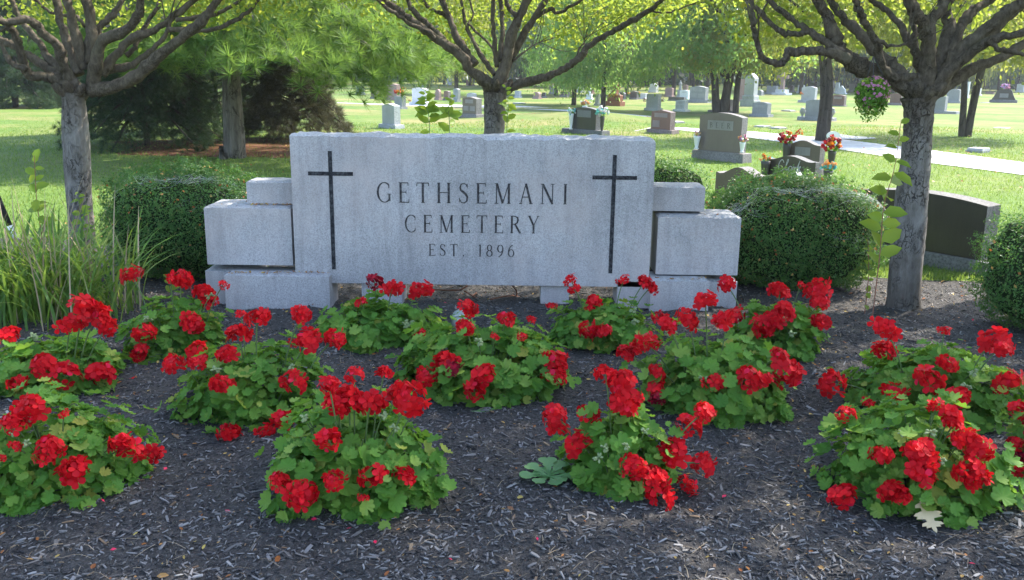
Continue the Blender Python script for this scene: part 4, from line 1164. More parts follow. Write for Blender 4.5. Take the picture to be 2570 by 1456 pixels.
geranium("front right red geranium with a pale dry oak leaf lying at its foot", (2045, 2505, 990, 1300),
    [(2125, 1040, 28), (2385, 1045, 38), (2395, 1062, 30), (2425, 1100, 40), (2455, 1125, 42), (2215, 1145, 38), (2310, 1130, 46), (2312, 1192, 48), (2330, 1160, 36), (2430, 1180, 42), (2455, 1205, 38), (2240, 1232, 42), (2262, 1250, 30), (2112, 1250, 46), (2350, 1020, 28)], 13, 3)
geranium("red geranium cut by the right edge of the photo", (2510, 2800, 960, 1230),
    [(2548, 1118, 28), (2545, 1170, 32), (2560, 1030, 32), (2600, 1080, 40), (2640, 1150, 40), (2565, 1150, 24)], 14, 1)

# ================================================================== SHRUBS
def shrub(label, c, rx, ry, h, nl, seed, lsize=.017, boxy=3.1, litter=120, webs=0):
    r2 = np.random.RandomState(seed)
    root = thing("boxwood_shrub", c, label, "shrub", "clipped boxwood shrubs beside the sign")
    def surf(v):
        p = np.abs(v) ** boxy
        k = 1 / (p.sum(1) ** (1 / boxy))
        lump = 1 + .05 * np.sin(v[:, 0] * 7 + seed) * np.sin(v[:, 1] * 6) + .04 * np.sin(v[:, 2] * 11 + v[:, 0] * 9 + seed)
        return v * (k * lump)[:, None]
    def D(n_):
        v = r2.normal(size=(n_, 3)); v /= np.linalg.norm(v, axis=1, keepdims=True); v[:, 2] = np.where(v[:, 2] < -.9, -v[:, 2], v[:, 2]); return v
    S = np.array([rx, ry, h / 2]); O = np.array([0, 0, h / 2])
    v = D(nl); sp = surf(v)
    pos = sp * S * (1.0 - .16 * r2.rand(nl)[:, None] ** 1.5) + O
    # sprigs standing out
    ns = 420; vs = D(ns); ss = surf(vs)
    k = r2.randint(0, ns, nl // 4)
    tt = r2.rand(nl // 4)
    pos2 = ss[k] * S + O + (vs[k] + np.array([0, 0, .8])) * (tt * r2.uniform(.01, .045, ns)[k])[:, None] + r2.normal(0, .008, (nl // 4, 3))
    pos = np.concatenate([pos, pos2]); vv_ = np.concatenate([v, vs[k]])
    ok = pos[:, 2] > .01; pos, vv_ = pos[ok], vv_[ok]
    V, F = scatter(LEAF, LEAFF, pos, vv_ + r2.normal(0, .6, pos.shape) + np.array([0, 0, .3]), r2.uniform(.7, 1.3, len(pos)) * lsize)
    link("foliage", npmesh("foliage", V, F, [M['box']]), root)
    # solid dark core added so the shrub isn't see-through, no separate twigs
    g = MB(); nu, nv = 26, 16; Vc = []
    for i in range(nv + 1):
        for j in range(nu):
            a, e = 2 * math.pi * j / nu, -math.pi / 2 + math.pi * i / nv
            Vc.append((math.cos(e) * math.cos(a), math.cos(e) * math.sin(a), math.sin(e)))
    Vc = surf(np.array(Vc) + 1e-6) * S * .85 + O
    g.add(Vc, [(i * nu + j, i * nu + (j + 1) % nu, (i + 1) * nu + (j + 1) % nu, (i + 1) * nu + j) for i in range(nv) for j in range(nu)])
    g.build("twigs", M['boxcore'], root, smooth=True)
    return root, surf, S, O
def shrub_litter(info, n_, seed):
    root, surf, S, O = info
    r2 = np.random.RandomState(seed)
    v = r2.normal(size=(n_, 3)); v[:, 1] = -np.abs(v[:, 1]); v[:, 2] = v[:, 2] * .7 + .5; v /= np.linalg.norm(v, axis=1, keepdims=True)
    p = surf(v) * S * 1.03 + O + np.array(root.location)
    V, F = scatter(RHOMB, RHOMBF, p, v + r2.normal(0, .4, p.shape), r2.uniform(.018, .032, n_))
    return V, F
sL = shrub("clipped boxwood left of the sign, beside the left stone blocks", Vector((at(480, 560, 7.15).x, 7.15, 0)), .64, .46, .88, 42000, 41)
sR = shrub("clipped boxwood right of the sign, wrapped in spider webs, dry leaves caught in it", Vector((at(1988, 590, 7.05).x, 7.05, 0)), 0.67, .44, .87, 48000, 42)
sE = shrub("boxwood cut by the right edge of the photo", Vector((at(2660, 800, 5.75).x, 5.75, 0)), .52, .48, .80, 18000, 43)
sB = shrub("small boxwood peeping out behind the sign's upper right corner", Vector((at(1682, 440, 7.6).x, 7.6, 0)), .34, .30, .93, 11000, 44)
LIT = [shrub_litter(sL, 110, 1), shrub_litter(sR, 170, 2), shrub_litter(sE, 60, 3)]
# ------------------------------------------------------------------ fallen leaves on the bed and the sign
def litter():
    n_ = 5600
    y = 2.2 + 6 * rng.rand(n_) ** 1.1; x = (rng.rand(n_) - .5) * 2 * (1 + y * .6)
    ok = (y < bed_back(x) - .05) & (rng.rand(n_) < .35 + .65 * (y > 4.2))
    x, y = x[ok], y[ok]
    p = np.stack([x, y, bed_z(x, y) + .010], 1)
    V, F = scatter(LEAF, LEAFF, p, np.stack([rng.normal(0, .35, len(x)), rng.normal(0, .35, len(x)), np.ones(len(x))], 1), np.exp(rng.normal(math.log(.0165), .38, len(x))).clip(.007, .045))
    L = [(V, F, 0)] + [(a, b_, 0) for a, b_ in LIT]
    # on the ledges of the stone blocks
    pts = []
    for px0, px1, py, yy, dd, cnt in ((570, 825, 688, YP - .08, .07, 90), (625, 735, 517, YP + .04, .09, 50), (520, 735, 520, YP + .04, .3, 22), (1640, 1775, 703, YP - .08, .07, 22), (1640, 1850, 543, YP + .05, .3, 10)):
        for _ in range(cnt):
            q = at(rng.uniform(px0, px1), py, yy); pts.append((q.x, q.y + rng.rand() * dd, q.z + .006))
    pts = np.array(pts)
    V, F = scatter(RHOMB, RHOMBF, pts, np.stack([rng.normal(0, .3, len(pts)), rng.normal(0, .3, len(pts)), np.ones(len(pts))], 1), rng.uniform(.012, .03, len(pts)))
    L.append((V, F, 0))
    # scattered on the lawn
    n3 = 1600
    y = 8.4 + 26 * rng.rand(n3) ** 1.2; x = (rng.rand(n3) - .35) * (2.5 + y * 1.2)
    V, F = scatter(RHOMB, RHOMBF, np.stack([x, y, gz(x, y) + .04], 1), np.stack([rng.normal(0, .3, n3), rng.normal(0, .3, n3), np.ones(n3)], 1), rng.uniform(.03, .07, n3)); L.append((V, F, 0))
    V, F, mi = merge(L)
    tag(link("fallen_leaves", npmesh("fallen_leaves", V, F, [M['litter']], mi)), "small orange and tan leaves fallen on the bed, shrubs, sign ledges and lawn", "fallen leaves", kind="stuff")
    n2 = 46
    y = 2.6 + 3.6 * rng.rand(n2); x = (rng.rand(n2) - .5) * 2 * (.6 + y * .55)
    V, F = scatter(RHOMB, RHOMBF, np.stack([x, y, bed_z(x, y) + .014], 1), np.stack([rng.normal(0, .3, n2), rng.normal(0, .3, n2), np.ones(n2)], 1), rng.uniform(.014, .026, n2))
    tag(link("fallen_petals", npmesh("fallen_petals", V, F, [M['petalfall']])), "dark pink petals dropped on the mulch between the geraniums", "petals", kind="stuff")
litter()

# ------------------------------------------------------------------ small things on the bed
# dry oak leaf
def outline_obj(name, pts, z, mat, label, cat, at_, size, rot, curl=.12):
    P = np.array(pts, float); n_ = len(P)
    c, s_ = math.cos(rot), math.sin(rot)
    V = []
    for lay in (0, .003):
        for x, y in P: V.append(((x * c - y * s_) * size, (x * s_ + y * c) * size, z + lay + curl * size * (y * y * .8 + x * x * .4)))
    F1 = [tuple(range(n_, 2 * n_)), tuple(range(n_ - 1, -1, -1))]
    F2 = [(i, (i + 1) % n_, n_ + (i + 1) % n_, n_ + i) for i in range(n_)]
    mb = MB(); mb.add(V, F1 + F2)
    o = mb.build(name, mat); o.location = at_
    return tag(o, label, cat)
half = [(.0, .03), (.10, .06), (.16, .22), (.24, .25), (.25, .10), (.34, .10), (.40, .32), (.46, .40), (.50, .30), (.56, .36), (.58, .12), (.66, .10), (.70, .26), (.78, .30), (.78, .18), (.84, .20), (.82, .06), (.92, .05), (1.0, 0)]
leaf = [(x, -y) for x, y in half] + [(x, y) for x, y in half[-2::-1]]
leaf = [(-.22, -.012)] + leaf + [(-.22, .012)]
q = gp(2302, 1312); outline_obj("oak_leaf", leaf, .03, M['oakleaf'], "pale cream lobed oak leaf lying flat at the front right geranium's foot", "leaf", (q.x, q.y + .02, .075), .14, R(-82), .25).rotation_euler = (R(40), 0, 0)
q = gp(1200, 1042); lf = [(math.cos(t) * (1 + .12 * math.cos(7 * t)) * .5 + .5, math.sin(t) * (1 + .12 * math.cos(7 * t)) * .35) for t in np.linspace(-2.9, 2.9, 30)] + [(-.45, .02), (-.45, -.02)]
outline_obj("dropped_leaf", lf, .02, M['rosette'], "single pale green leaf dropped on bare mulch in mid-bed", "leaf", (q.x, q.y, 0), .075, R(12), .2)
# weed rosette
q = gp(1378, 1214)
root = thing("rosette_weed", (q.x, q.y, .012), "flat pale green weed rosette growing in the mulch beside a front geranium", "weed")
mb = MB()
for a_, L, lift in ((92, .135, .06), (140, .12, .04), (58, .125, .05), (190, .125, .02), (-8, .125, .02), (235, .10, .02), (285, .10, .015), (165, .07, .05), (30, .07, .05), (110, .07, .06), (320, .085, .02), (75, .06, .06)):
    t = R(a_); d = np.array([math.cos(t), math.sin(t)]); s_ = np.array([-d[1], d[0]])
    prof = [(0, .004), (.25, .006), (.42, .012), (.5, .022), (.58, .018), (.70, .034), (.84, .036), (.95, .026), (1.0, .006)]
    V = []
    for u, w in prof:
        w = w * L / .12; z = .012 + L * .62 * math.sin(u * 1.75) * (.16 + 3.2 * lift)
        c_ = d * L * u
        V += [(*(c_ + s_ * w), z + .006), (*c_, z), (*(c_ - s_ * w), z + .006)]
    F = []
    for i in range(len(prof) - 1): F += [(3 * i, 3 * i + 1, 3 * i + 4, 3 * i + 3), (3 * i + 1, 3 * i + 2, 3 * i + 5, 3 * i + 4)]
    mb.add(V, F)
mb.build("leaves", M['rosette'], root, smooth=True)
# ground spotlight
q = gp(1152, 832); q = at(1152, 806, q.y + .02)
root = thing("ground_spotlight", (q.x, q.y, 0), "small round white garden spotlight half hidden behind a geranium below the sign", "spotlight")
z = q.z
mb = MB(); r_ = 20 * mpp(q)
rot = Matrix.Rotation(R(-70), 4, 'X')
def lat(prof, seg=24):
    m_ = MB(); m_.lathe(prof, seg=seg)
    V = np.concatenate(m_.V) @ np.array(rot.to_3x3()).T + np.array([0, 0, z])
    return V, m_
prof = [(r_ * .55, -.10), (r_ * .9, -.06), (r_, .0), (r_, .02), (r_ * .92, .026), (r_ * .88, .012)]
V, m_ = lat([(r_ * .5, .10), (r_ * .9, .06), (r_, 0), (r_ * 1.02, -.018), (r_ * .90, -.020), (r_ * .88, -.012)][::-1])
mb.V = [V]; mb.F = m_.F; mb.n = len(V)
mb.build("housing", M['greenlens'], root, smooth=True)
V, m_ = lat([(r_ * .3, -.022), (r_ * .7, -.018), (r_ * .895, -.013)])
mb = MB(); mb.V = [V]; mb.F = m_.F; mb.n = len(V); mb.build("lens", M['whitepl'], root, smooth=True)
mb = MB(); mb.tube([(0, .03, -.05), (0, .03, z * .5), (0, .035, z - .01)], .012, 8); mb.build("stake", M['greymetal'], root)
# creeping woody runners under the sign
root = thing("bare_vine", (at(1140, 740, YP + .25).x, YP + .25, 0), "reddish brown bare woody runner creeping under the sign's panel", "vine")
O = np.array(root.location); mb = MB()
for pl in ([(1085, 727), (1150, 728), (1172, 718)], [(1165, 730), (1190, 745), (1225, 762), (1290, 765)], [(1080, 752), (1130, 756), (1180, 745), (1196, 735)], [(1285, 716), (1296, 730), (1292, 745), (1250, 750), (1330, 740)], [(1230, 752), (1280, 742), (1310, 748)]):
    mb.tube(smooth_poly([np.array(at(px, py, YP + .18 + .05 * k)) - O for k, (px, py) in enumerate(pl)], 5), .006, 6)
mb.build("runners", M['vine'], root, smooth=True)

# ------------------------------------------------------------------ tall weeds with big soft leaves
def weed(label, pts, y, leaves, lsize, seed, mat='weed', stem_r=.004, dark=False):
    """pts: photo pixels of the stem from the ground up; y distance"""
    W3 = [np.array(at(px, py, y)) for px, py in pts]
    base = W3[0].copy(); base[2] = 0; W3[0] = np.array([base[0], y, -.02])
    root = thing("leafy_weed", tuple(base), label, "weed", "tall soft-leaved weeds around the sign")
    S = smooth_poly(W3, 8) - base
    r2 = np.random.RandomState(seed)
    mb = MB(); mb.tube(S, np.linspace(stem_r, stem_r * .4, len(S)), 6); mb.build("stem", M['vine'] if dark else M['stalk'], root, smooth=True)
    P = []; Nn = []; A = []; sz = []
    for k in range(leaves):
        t = .22 + .78 * (k + r2.rand() * .5) / leaves
        i = min(int(t * (len(S) - 1)), len(S) - 1)
        an = (k % 2) * math.pi + r2.normal(0, .7) + seed
        d = np.array([math.cos(an), math.sin(an) * .7, r2.uniform(.0, .6)]); d /= np.linalg.norm(d)
        P.append(S[i]); A.append(d); Nn.append(np.array([-d[0] * .3, -1.0, .75]) + r2.normal(0, .35, 3)); sz.append(lsize * r2.uniform(.7, 1.15) * (1 - .45 * max(0, t - .6) / .4))
    T = LEAF.copy(); T[:, 1] *= 1.12; T[3, 2] = -.28; T[6, 2] = -.10; T[2, 2] = T[4, 2] = -.05
    V, F = scatter(T, LEAFF, np.array(P), np.array(Nn), np.array(sz), axis=np.array(A))
    link("leaves", npmesh("leaves", V, F, [M[mat]], smooth=True), root)
    return root
weed("tall weed climbing in front of the right tree's trunk, big yellow-green leaves", [(2190, 790), (2208, 640), (2218, 520), (2245, 420), (2262, 300)], 5.9, 20, .150, 3, dark=True)
weed("low leafy weed between the right shrub and the right tree's foot", [(2172, 770), (2180, 690), (2178, 600)], 6.15, 16, .055, 5, dark=True)
weed("tall pale weed rising above the grassy clump at the left edge", [(120, 760), (108, 620), (92, 500), (86, 390)], 6.3, 22, .125, 2, dark=True)
weed("pale weed with small leaves in front of the left tree's trunk", [(205, 770), (215, 640), (205, 560), (196, 478)], 6.7, 22, .10, 7)
weed("small weed with rounded leaves between the grassy clump and left shrub", [(270, 760), (285, 680), (292, 610)], 6.5, 12, .06, 8)
weed("dark green leafy seedling at the left shrub's foot among red flowers", [(432, 790), (428, 730), (415, 690)], 6.15, 7, .075, 9)
weed("leafy weed showing above the sign's top, furthest from the middle trunk", [(1085, 520), (1078, 330), (1072, 275), (1066, 228)], 7.4, 26, .12, 10)
weed("slim weed showing above the sign's top, nearer the middle trunk", [(1130, 520), (1128, 330), (1126, 285), (1130, 240)], 7.4, 18, .11, 11)
weed("weed climbing the right side of the middle tree's trunk", [(1275, 520), (1272, 330), (1276, 270), (1268, 215)], 8.2, 16, .10, 12)

# ------------------------------------------------------------------ grassy clump at the left
def clump():
    c = gp(120, 790)
    root = thing("strap_grass", (c.x, c.y, 0), "big clump of long arching green strap leaves with dry straw stems, left of the sign", "grass clump")
    r2 = np.random.RandomState(3)
    V = []; F = []; MI = []
    for q in range(820):
        dry = q % 8 == 0
        bx, by = r2.normal(-.05, .36), r2.normal(.0, .22)
        if bx > .62: bx -= .5
        an = r2.rand() * 6.28; L = r2.uniform(.35, .85) * (1.15 if dry else 1); w = r2.uniform(.005, .012) * (.5 if dry else 1)
        lean = r2.uniform(.2, 1.0) * (.5 if dry else 1); d = np.array([math.cos(an), math.sin(an), 0]); s_ = np.array([-d[1], d[0], 0])
        b = len(V); k = 7
        for i in range(k):
            u = i / (k - 1)
            p = np.array([bx, by, 0]) + d * L * lean * (u ** 1.6) + np.array([0, 0, L * (u - (.0 if dry else .45 * lean) * u ** 2.6)])
            ww = w * (1 - u ** 3) * (0.6 + .6 * u if not dry else 1) + .0006
            V += [p - s_ * ww + np.array([0, 0, .2 * ww]), p, p + s_ * ww + np.array([0, 0, .2 * ww])]
        for i in range(k - 1):
            o = b + 3 * i
            F += [(o, o + 1, o + 4, o + 3), (o + 1, o + 2, o + 5, o + 4)]; MI += [int(dry)] * 2
    link("blades", npmesh("blades", V, [np.array(F)], [M['strap'], M['drystem']], [np.array(MI)], smooth=True), root)
clump()
# striped stake at the left edge
a_, b_ = at(-22, 455, 7.4), at(36, 595, 7.4)
root = thing("striped_stake", (b_.x, b_.y, 0), "slanting black stake with a white tip at the left edge of the photo", "stake")
O = np.array(root.location); A_, B_ = np.array(a_) - O, np.array(b_) - O
dn = (B_ - A_) / np.linalg.norm(B_ - A_)
mb = MB(); mb.tube([A_ - dn * .5, A_, B_ - dn * .09], .022, 12); mb.build("shaft", M['wire'], root, smooth=True)
mb = MB(); mb.tube([B_ - dn * .10, B_ - dn * .02, B_, B_ + dn * .01], [.0235, .0235, .021, .012], 12); mb.build("tip", M['whitepl'], root, smooth=True)
g0 = B_ + dn * (B_[2] / -dn[2]) * 1.05 if dn[2] < 0 else B_
mb = MB(); mb.tube([B_, B_ + (g0 - B_) * .5, g0], .010, 8); mb.build("spike", M['greymetal'], root, smooth=True)
# ------------------------------------------------------------------ hanging basket on the right tree's low limb
q = at(2190, 232, 6.02)
root = thing("hanging_basket", (q.x, q.y, q.z), "hanging basket of tiny pink flowers under the right tree's low limb", "flower basket")
r2 = np.random.RandomState(6); n_ = 2600
v = r2.normal(size=(n_, 3)); v /= np.linalg.norm(v, axis=1, keepdims=True)
p = v * np.array([.104, .10, .098]) * r2.uniform(.75, 1.05, (n_, 1)); p[:, 2] -= .10 * r2.rand(n_) ** 3 * (np.abs(p[:, 0]) < .1)
V, F = scatter(LEAF, LEAFF, p, v + r2.normal(0, .5, v.shape), r2.uniform(.016, .028, n_)); link("foliage", npmesh("foliage", V, F, [M['ger']]), root)
n_ = 95
v = r2.normal(size=(n_, 3)); v[:, 1] = -np.abs(v[:, 1]); v /= np.linalg.norm(v, axis=1, keepdims=True)
F5 = []; Vs = []
for k in range(5):
    T = PET[0].copy(); c_, s_ = math.cos(k * 1.2566), math.sin(k * 1.2566)
    Vs.append(np.stack([T[:, 0] * c_ - T[:, 1] * s_, T[:, 0] * s_ + T[:, 1] * c_, T[:, 2]], 1))
BT = np.concatenate(Vs); BF = [np.concatenate([f + 7 * k for k in range(5)]) for f in PET[1]]
V, F = scatter(BT, BF, v * np.array([.110, .108, .104]), v + r2.normal(0, .3, v.shape), r2.uniform(.007, .012, n_)); link("blossoms", npmesh("blossoms", V, F, [M['f_pink']]), root)
mb = MB(); mb.lathe([(.04, -.08), (.065, -.04), (.078, .02), (.074, .025)], seg=18); mb.build("basket", M['wire'], root)
mb = MB()
for a_ in (0, 2.1, 4.2): mb.tube([(math.cos(a_) * .075, math.sin(a_) * .075, .02), (math.cos(a_) * .05, math.sin(a_) * .05, .12), (0, .05, .23)], .003, 5)
mb.build("hanger", M['wire'], root)

# ================================================================== GRAVESTONES
YAW = 48.0
G_ST = "upright gravestones across the cemetery lawn"
def outline(shape, w, z0, z1):
    h = w / 2; H = z1 - z0; n_ = 13
    if shape == 'flat': top = [(h, z1 - .01), (-h, z1 - .01)]
    elif shape == 'peak': top = [(h, z1 - .10 * H), (h * .5, z1 - .05 * H), (0, z1), (-h * .5, z1 - .05 * H), (-h, z1 - .10 * H)]
    elif shape == 'gable': top = [(h, z1 - .5 * w), (0, z1), (-h, z1 - .5 * w)]
    else:
        xs = np.linspace(h, -h, n_); u = xs / h
        if shape == 'arch': zz = z1 - .10 * H * np.abs(u) ** 2
        elif shape == 'round': zz = z1 - .42 * H * (1 - np.sqrt(np.clip(1 - (u * .97) ** 2, 0, 1)))
        elif shape == 'serp': zz = z1 - .16 * H * (1 - np.cos(np.clip(np.abs(u) * 1.15, 0, 1) * np.pi)) / 2
        elif shape == 'wave': zz = z1 - .20 * H * (1 - (.5 + .5 * np.cos(np.clip(np.abs(u) * 1.1, 0, 1) * np.pi))) + .05 * H * np.clip(np.abs(u) - .75, 0, 1) * 4
        elif shape == 'taper':
            return [(-h, z0), (h, z0), (h * .86, z0 + .25 * H), (h * .72, z0 + .55 * H), (h * .62, z0 + .85 * H), (h * .45, z1), (-h * .45, z1), (-h * .62, z0 + .85 * H), (-h * .72, z0 + .55 * H), (-h * .86, z0 + .25 * H)]
        top = list(zip(xs, zz))
    return [(-h, z0), (h, z0)] + [(float(a), float(b)) for a, b in top]
STONES = {}
def grave(key, label, base_px, row, body_px, top, colr, shape='arch', plaque=None, yaw=YAW, t=.20, basecol=None, base_h=None, y=None, group=G_ST, cat="gravestone", letters=None, script=None):
    bx0, bx1 = base_px; cx = .5 * (bx0 + bx1)
    q = gp(cx, row) if y is None else at(cx, 900, y)
    if y is not None: q = Vector((at(cx, 300, y).x, y, float(gz(at(cx, 300, y).x, y))))
    s = mpp(q); az = math.degrees(math.atan2(q.x, q.y)); ph = R(max(5, min(75, yaw - az)))
    ob = (body_px[1] - body_px[0]) * s; obb = (bx1 - bx0) * s
    t = min(t, ob * .45)
    w = max(.22, (ob - t * math.sin(ph)) / math.cos(ph)) if math.cos(ph) > .25 else ob * 1.6
    w = min(w, ob * 1.55)
    tb = t + .14
    wb = max(w + .08, min(obb * 1.5, (obb - tb * math.sin(ph)) / math.cos(ph)))
    if y is None:
        back = .5 * (wb * math.sin(R(yaw)) + tb * math.cos(R(yaw))) * .8
        q2 = q + Vector((q.x / q.y * back, back, 0)); q = Vector((q2.x, q2.y, float(gz(q2.x, q2.y))))
    ztop = at(cx, top, q.y).z - q.z
    ztop = max(ztop, .25)
    bh = base_h if base_h is not None else min(.24, max(.10, ztop * .17))
    root = thing("gravestone", q, label, cat, group, R(-yaw))
    mb = MB()
    # base with a slightly sloped (rock-pitched) face
    b0, b1, e = wb / 2, tb / 2, .015
    V = [(-b0, -b1, -.05), (b0, -b1, -.05), (b0, b1, -.05), (-b0, b1, -.05), (-b0 + e, -b1 + e, bh), (b0 - e, -b1 + e, bh), (b0 - e, b1 - e, bh), (-b0 + e, b1 - e, bh)]
    mb.add(V, [(0, 3, 2, 1), (4, 5, 6, 7), (0, 1, 5, 4), (1, 2, 6, 5), (2, 3, 7, 6), (3, 0, 4, 7)])
    bevel(mb.build("base", M['r_' + (basecol or colr)], root), .006, 1)
    mb = MB(); mb.prism(outline(shape, w, bh + .001, ztop), -t / 2, t / 2, 0, 1)
    tab = bevel(mb.build("tablet", [M['g_' + colr], M['r_' + colr]], root), .008, 2)
    H = ztop - bh
    if plaque:
        for (u0, v0, u1, v1) in plaque:
            mb = MB(); mb.prism([(u0 * w, bh + v0 * H), (u1 * w, bh + v0 * H), (u1 * w, bh + v1 * H), (u0 * w, bh + v1 * H)], -t / 2 - .006, -t / 2 + .004)
            mb.build("inscription_panel", M['p_' + colr], tab)
    if letters:
        txt, u0, u1, v0, v1, mt = letters
        mb = MB(); write(mb, txt, u0 * w, u1 * w, bh + v0 * H, (v1 - v0) * H, -t / 2 - .007, .9, .003); mb.build("lettering", M[mt], tab)
    if script:
        mb = MB()
        for k, (pl, u0, v0, u1, v1) in enumerate(script):
            P = smooth_poly([(u0 + (u1 - u0) * a_, v0 + (v1 - v0) * b_) for a_, b_ in pl], 6)
            P = P * np.array([w, H]) + np.array([0, bh])
            A, B = ribbonV(P, .010, 0); k_ = len(A); yy = -t / 2 - .003 - .0003 * k
            mb.add([(p[0], yy, p[1]) for p in A] + [(p[0], yy, p[1]) for p in B], [(i, i + k_, i + k_ + 1, i + 1) for i in range(k_ - 1)])
        mb.build("lettering", M['p_lightgrey'], tab)
    STONES[key] = (root, w, t, bh, ztop, wb)
    return root
PQ = [(-.30, .60, .30, .82)]
PQ2 = [(-.28, .62, .28, .84), (-.42, .18, -.04, .46), (.04, .18, .42, .46)]
grave('beer', "large polished grey-brown stone on rough base, carved panel reading BEER", (1731, 1886), 408, (1755, 1874), 283, 'greybrown', 'arch', [(-.30, .56, .30, .80)], t=.18, base_h=.17, letters=("BEER", -.24, .24, .61, .75, 'g_darkbrown'))
cl = [([(.9, .75), (.7, .98), (.4, .9), (.15, .45), (.3, .05), (.7, .05), (1, .3)], -.24, .42, -.10, .84),
      ([(0, .1), (.6, .6), (.9, .95), (.7, 1), (.4, .5), (.5, .05), (1, .2)], -.10, .44, -.02, .86),
      ([(.9, .9), (.4, 1), (.05, .5), (.3, 0), (.8, .5), (.9, .95), (.85, .2), (1.1, .1)], -.02, .44, .06, .62),
      ([(0, .1), (.2, .9), (.5, .85), (.55, .2), (.8, .9), (1, .9)], .06, .44, .14, .62),
      ([(0, 0), (.3, .6), (.6, 1), (.35, .5), (.3, 0), (.8, .5), (.4, .28), (1, 0)], .14, .44, .24, .86)]
grave('clark', "low wide dark wavy-topped stone scripted Clark between two orange and teal bouquets", (1915, 2085), 470, (1930, 2066), 391, 'darkbrown', 'wave', t=.18, y=13.4, script=cl)
grave('plaqueB', "brown stone with a pale name panel between two big red and orange bouquets", (1970, 2085), 436, (1984, 2078), 352, 'brown', 'serp', [(-.22, .45, .22, .75)], y=15.6, t=.16)
grave('brownfront', "brown stone with wavy sunlit top, half hidden by the right shrub", (1800, 1950), 540, (1812, 1944), 419, 'brown', 'wave', y=10.6, t=.20)
grave('whitebump', "pale rounded stone top just peeping over the right shrub", (1980, 2040), 520, (1988, 2032), 432, 'white', 'round', y=9.6, t=.12)
grave('bigdark', "big dark polished stone seen behind the right tree, broad flank catching light", (2150, 2540), 700, (2182, 2510), 480, 'darkbrown', 'arch', y=8.15, t=.23, yaw=54, base_h=.12)
grave('teal', "dark polished stone with teal and white bouquets at both shoulders", (1405, 1532), 339, (1437, 1514), 269, 'dark', 'arch', [(-.24, .55, .30, .86)], t=.20)
grave('redpanel', "dark red-brown stone on rough base with two pale panels, near the path", (1620, 1705), 337, (1636, 1696), 276, 'redbrown', 'peak', [(-.34, .62, .34, .84), (-.42, .12, -.05, .46)], t=.22)
grave('g1', "light grey stone with angled top standing alone, nearest left of the middle trunk", (948, 1017), 324, (959, 1005), 260, 'lightgrey', 'peak', [(-.28, .58, .20, .78)], t=.22)
grave('g2', "squat grey stone with a bright orange arrangement sitting on top", (985, 1024), 274, (990, 1019), 241, 'grey', 'flat', t=.22)
grave('g3', "pale stone on long base right of the orange-topped one", (1026, 1084), 265, (1036, 1078), 220, 'white', 'arch', t=.25)
grave('g4', "pinkish brown stone behind the orange-topped one", (966, 1012), 252, (972, 1008), 210, 'pink', 'peak', t=.3)
grave('g5', "small pink stone with a rounded top left of the weeds over the sign", (1090, 1110), 251, (1093, 1108), 224, 'pink', 'round')
grave('g6', "small brown stone with a curved top between a pink and a pale one", (1111, 1134), 252, (1114, 1132), 228, 'redbrown', 'arch')
grave('g7', "narrow grey stone with pale front right of the small brown one", (1135, 1158), 256, (1137, 1155), 222, 'grey', 'arch', [(-.35, .1, .35, .6)])
grave('g8', "grey-brown stone with pale panels just left of the middle trunk", (1152, 1217), 296, (1162, 1211), 243, 'greybrown', 'peak', PQ2, t=.26)
grave('g9', "grey stone mostly hidden behind the grey-brown one by the middle trunk", (1168, 1200), 270, (1171, 1196), 233, 'lightgrey', 'arch')
grave('g11', "pink rounded stone right of the middle trunk", (1336, 1360), 249, (1338, 1358), 231, 'pink', 'round')
grave('g12', "small dark stone touching the pink rounded stone's right side", (1358, 1373), 246, (1360, 1371), 232, 'dark', 'flat')
grave('g14', "narrow pale stone left of the tree above the teal bouquets", (1490, 1508), 265, (1493, 1505), 236, 'lightgrey', 'flat')
grave('g16', "dark brown stone with two yellow bouquets, far off", (1578, 1606), 250, (1581, 1603), 229, 'brown', 'peak')
grave('g16b', "black round-topped far stone with a pale edge, right of the rust cross", (1549, 1573), 250, (1551, 1571), 231, 'dark', 'round')
grave('g17', "pale low stone between the dark brown and the flower-flanked grey one", (1604, 1628), 249, (1607, 1625), 234, 'white', 'flat')
grave('g18', "pale grey stone flanked by two small pink and white bouquets", (1615, 1664), 279, (1622, 1659), 236, 'lightgrey', 'flat', PQ2, t=.24)
grave('g20', "pinkish far stone left of the grey statue", (1666, 1693), 243, (1668, 1690), 220, 'pink', 'arch')
grave('g21', "small white stone with arched top and pair of panels", (1687, 1733), 281, (1694, 1725), 251, 'white', 'arch', PQ2, t=.26)
grave('g22', "light stone just left of the big peaked grey one", (1703, 1733), 249, (1705, 1730), 226, 'white', 'arch', PQ)
grave('ledger', "long low dark slab lying under the far light stones", (1676, 1722), 254, (1677, 1721), 246, 'dark', 'flat', base_h=.05)
grave('g23', "big wide grey stone with peaked top and pale panels", (1720, 1786), 259, (1731, 1777), 216, 'grey', 'peak', PQ2, t=.3)
grave('g24', "dark stone behind the twin trunks with pale flowers at both ends", (1775, 1850), 284, (1785, 1836), 249, 'brown', 'flat', t=.24)
grave('g26', "grey stone with slightly arched top on flared base, right of the tall pillar", (1879, 1941), 294, (1888, 1934), 256, 'grey', 'arch', [(-.3, .55, .3, .75)], t=.28)
grave('g27', "light grey block stone below the grey cross monument", (1918, 1957), 237, (1924, 1952), 215, 'grey', 'flat', t=.3)
grave('g28', "light grey stone with an orange bouquet at its left side", (2002, 2056), 259, (2014, 2052), 217, 'lightgrey', 'arch', t=.26)
grave('g29', "grey stone with a pair of stone urns, cut by the dark trunk", (2000, 2098), 304, (2019, 2078), 250, 'grey', 'arch', t=.24)
grave('g30', "red-brown stone with cross motif right of the dark trunk", (2081, 2126), 270, (2085, 2121), 238, 'redbrown', 'arch', PQ, t=.24)
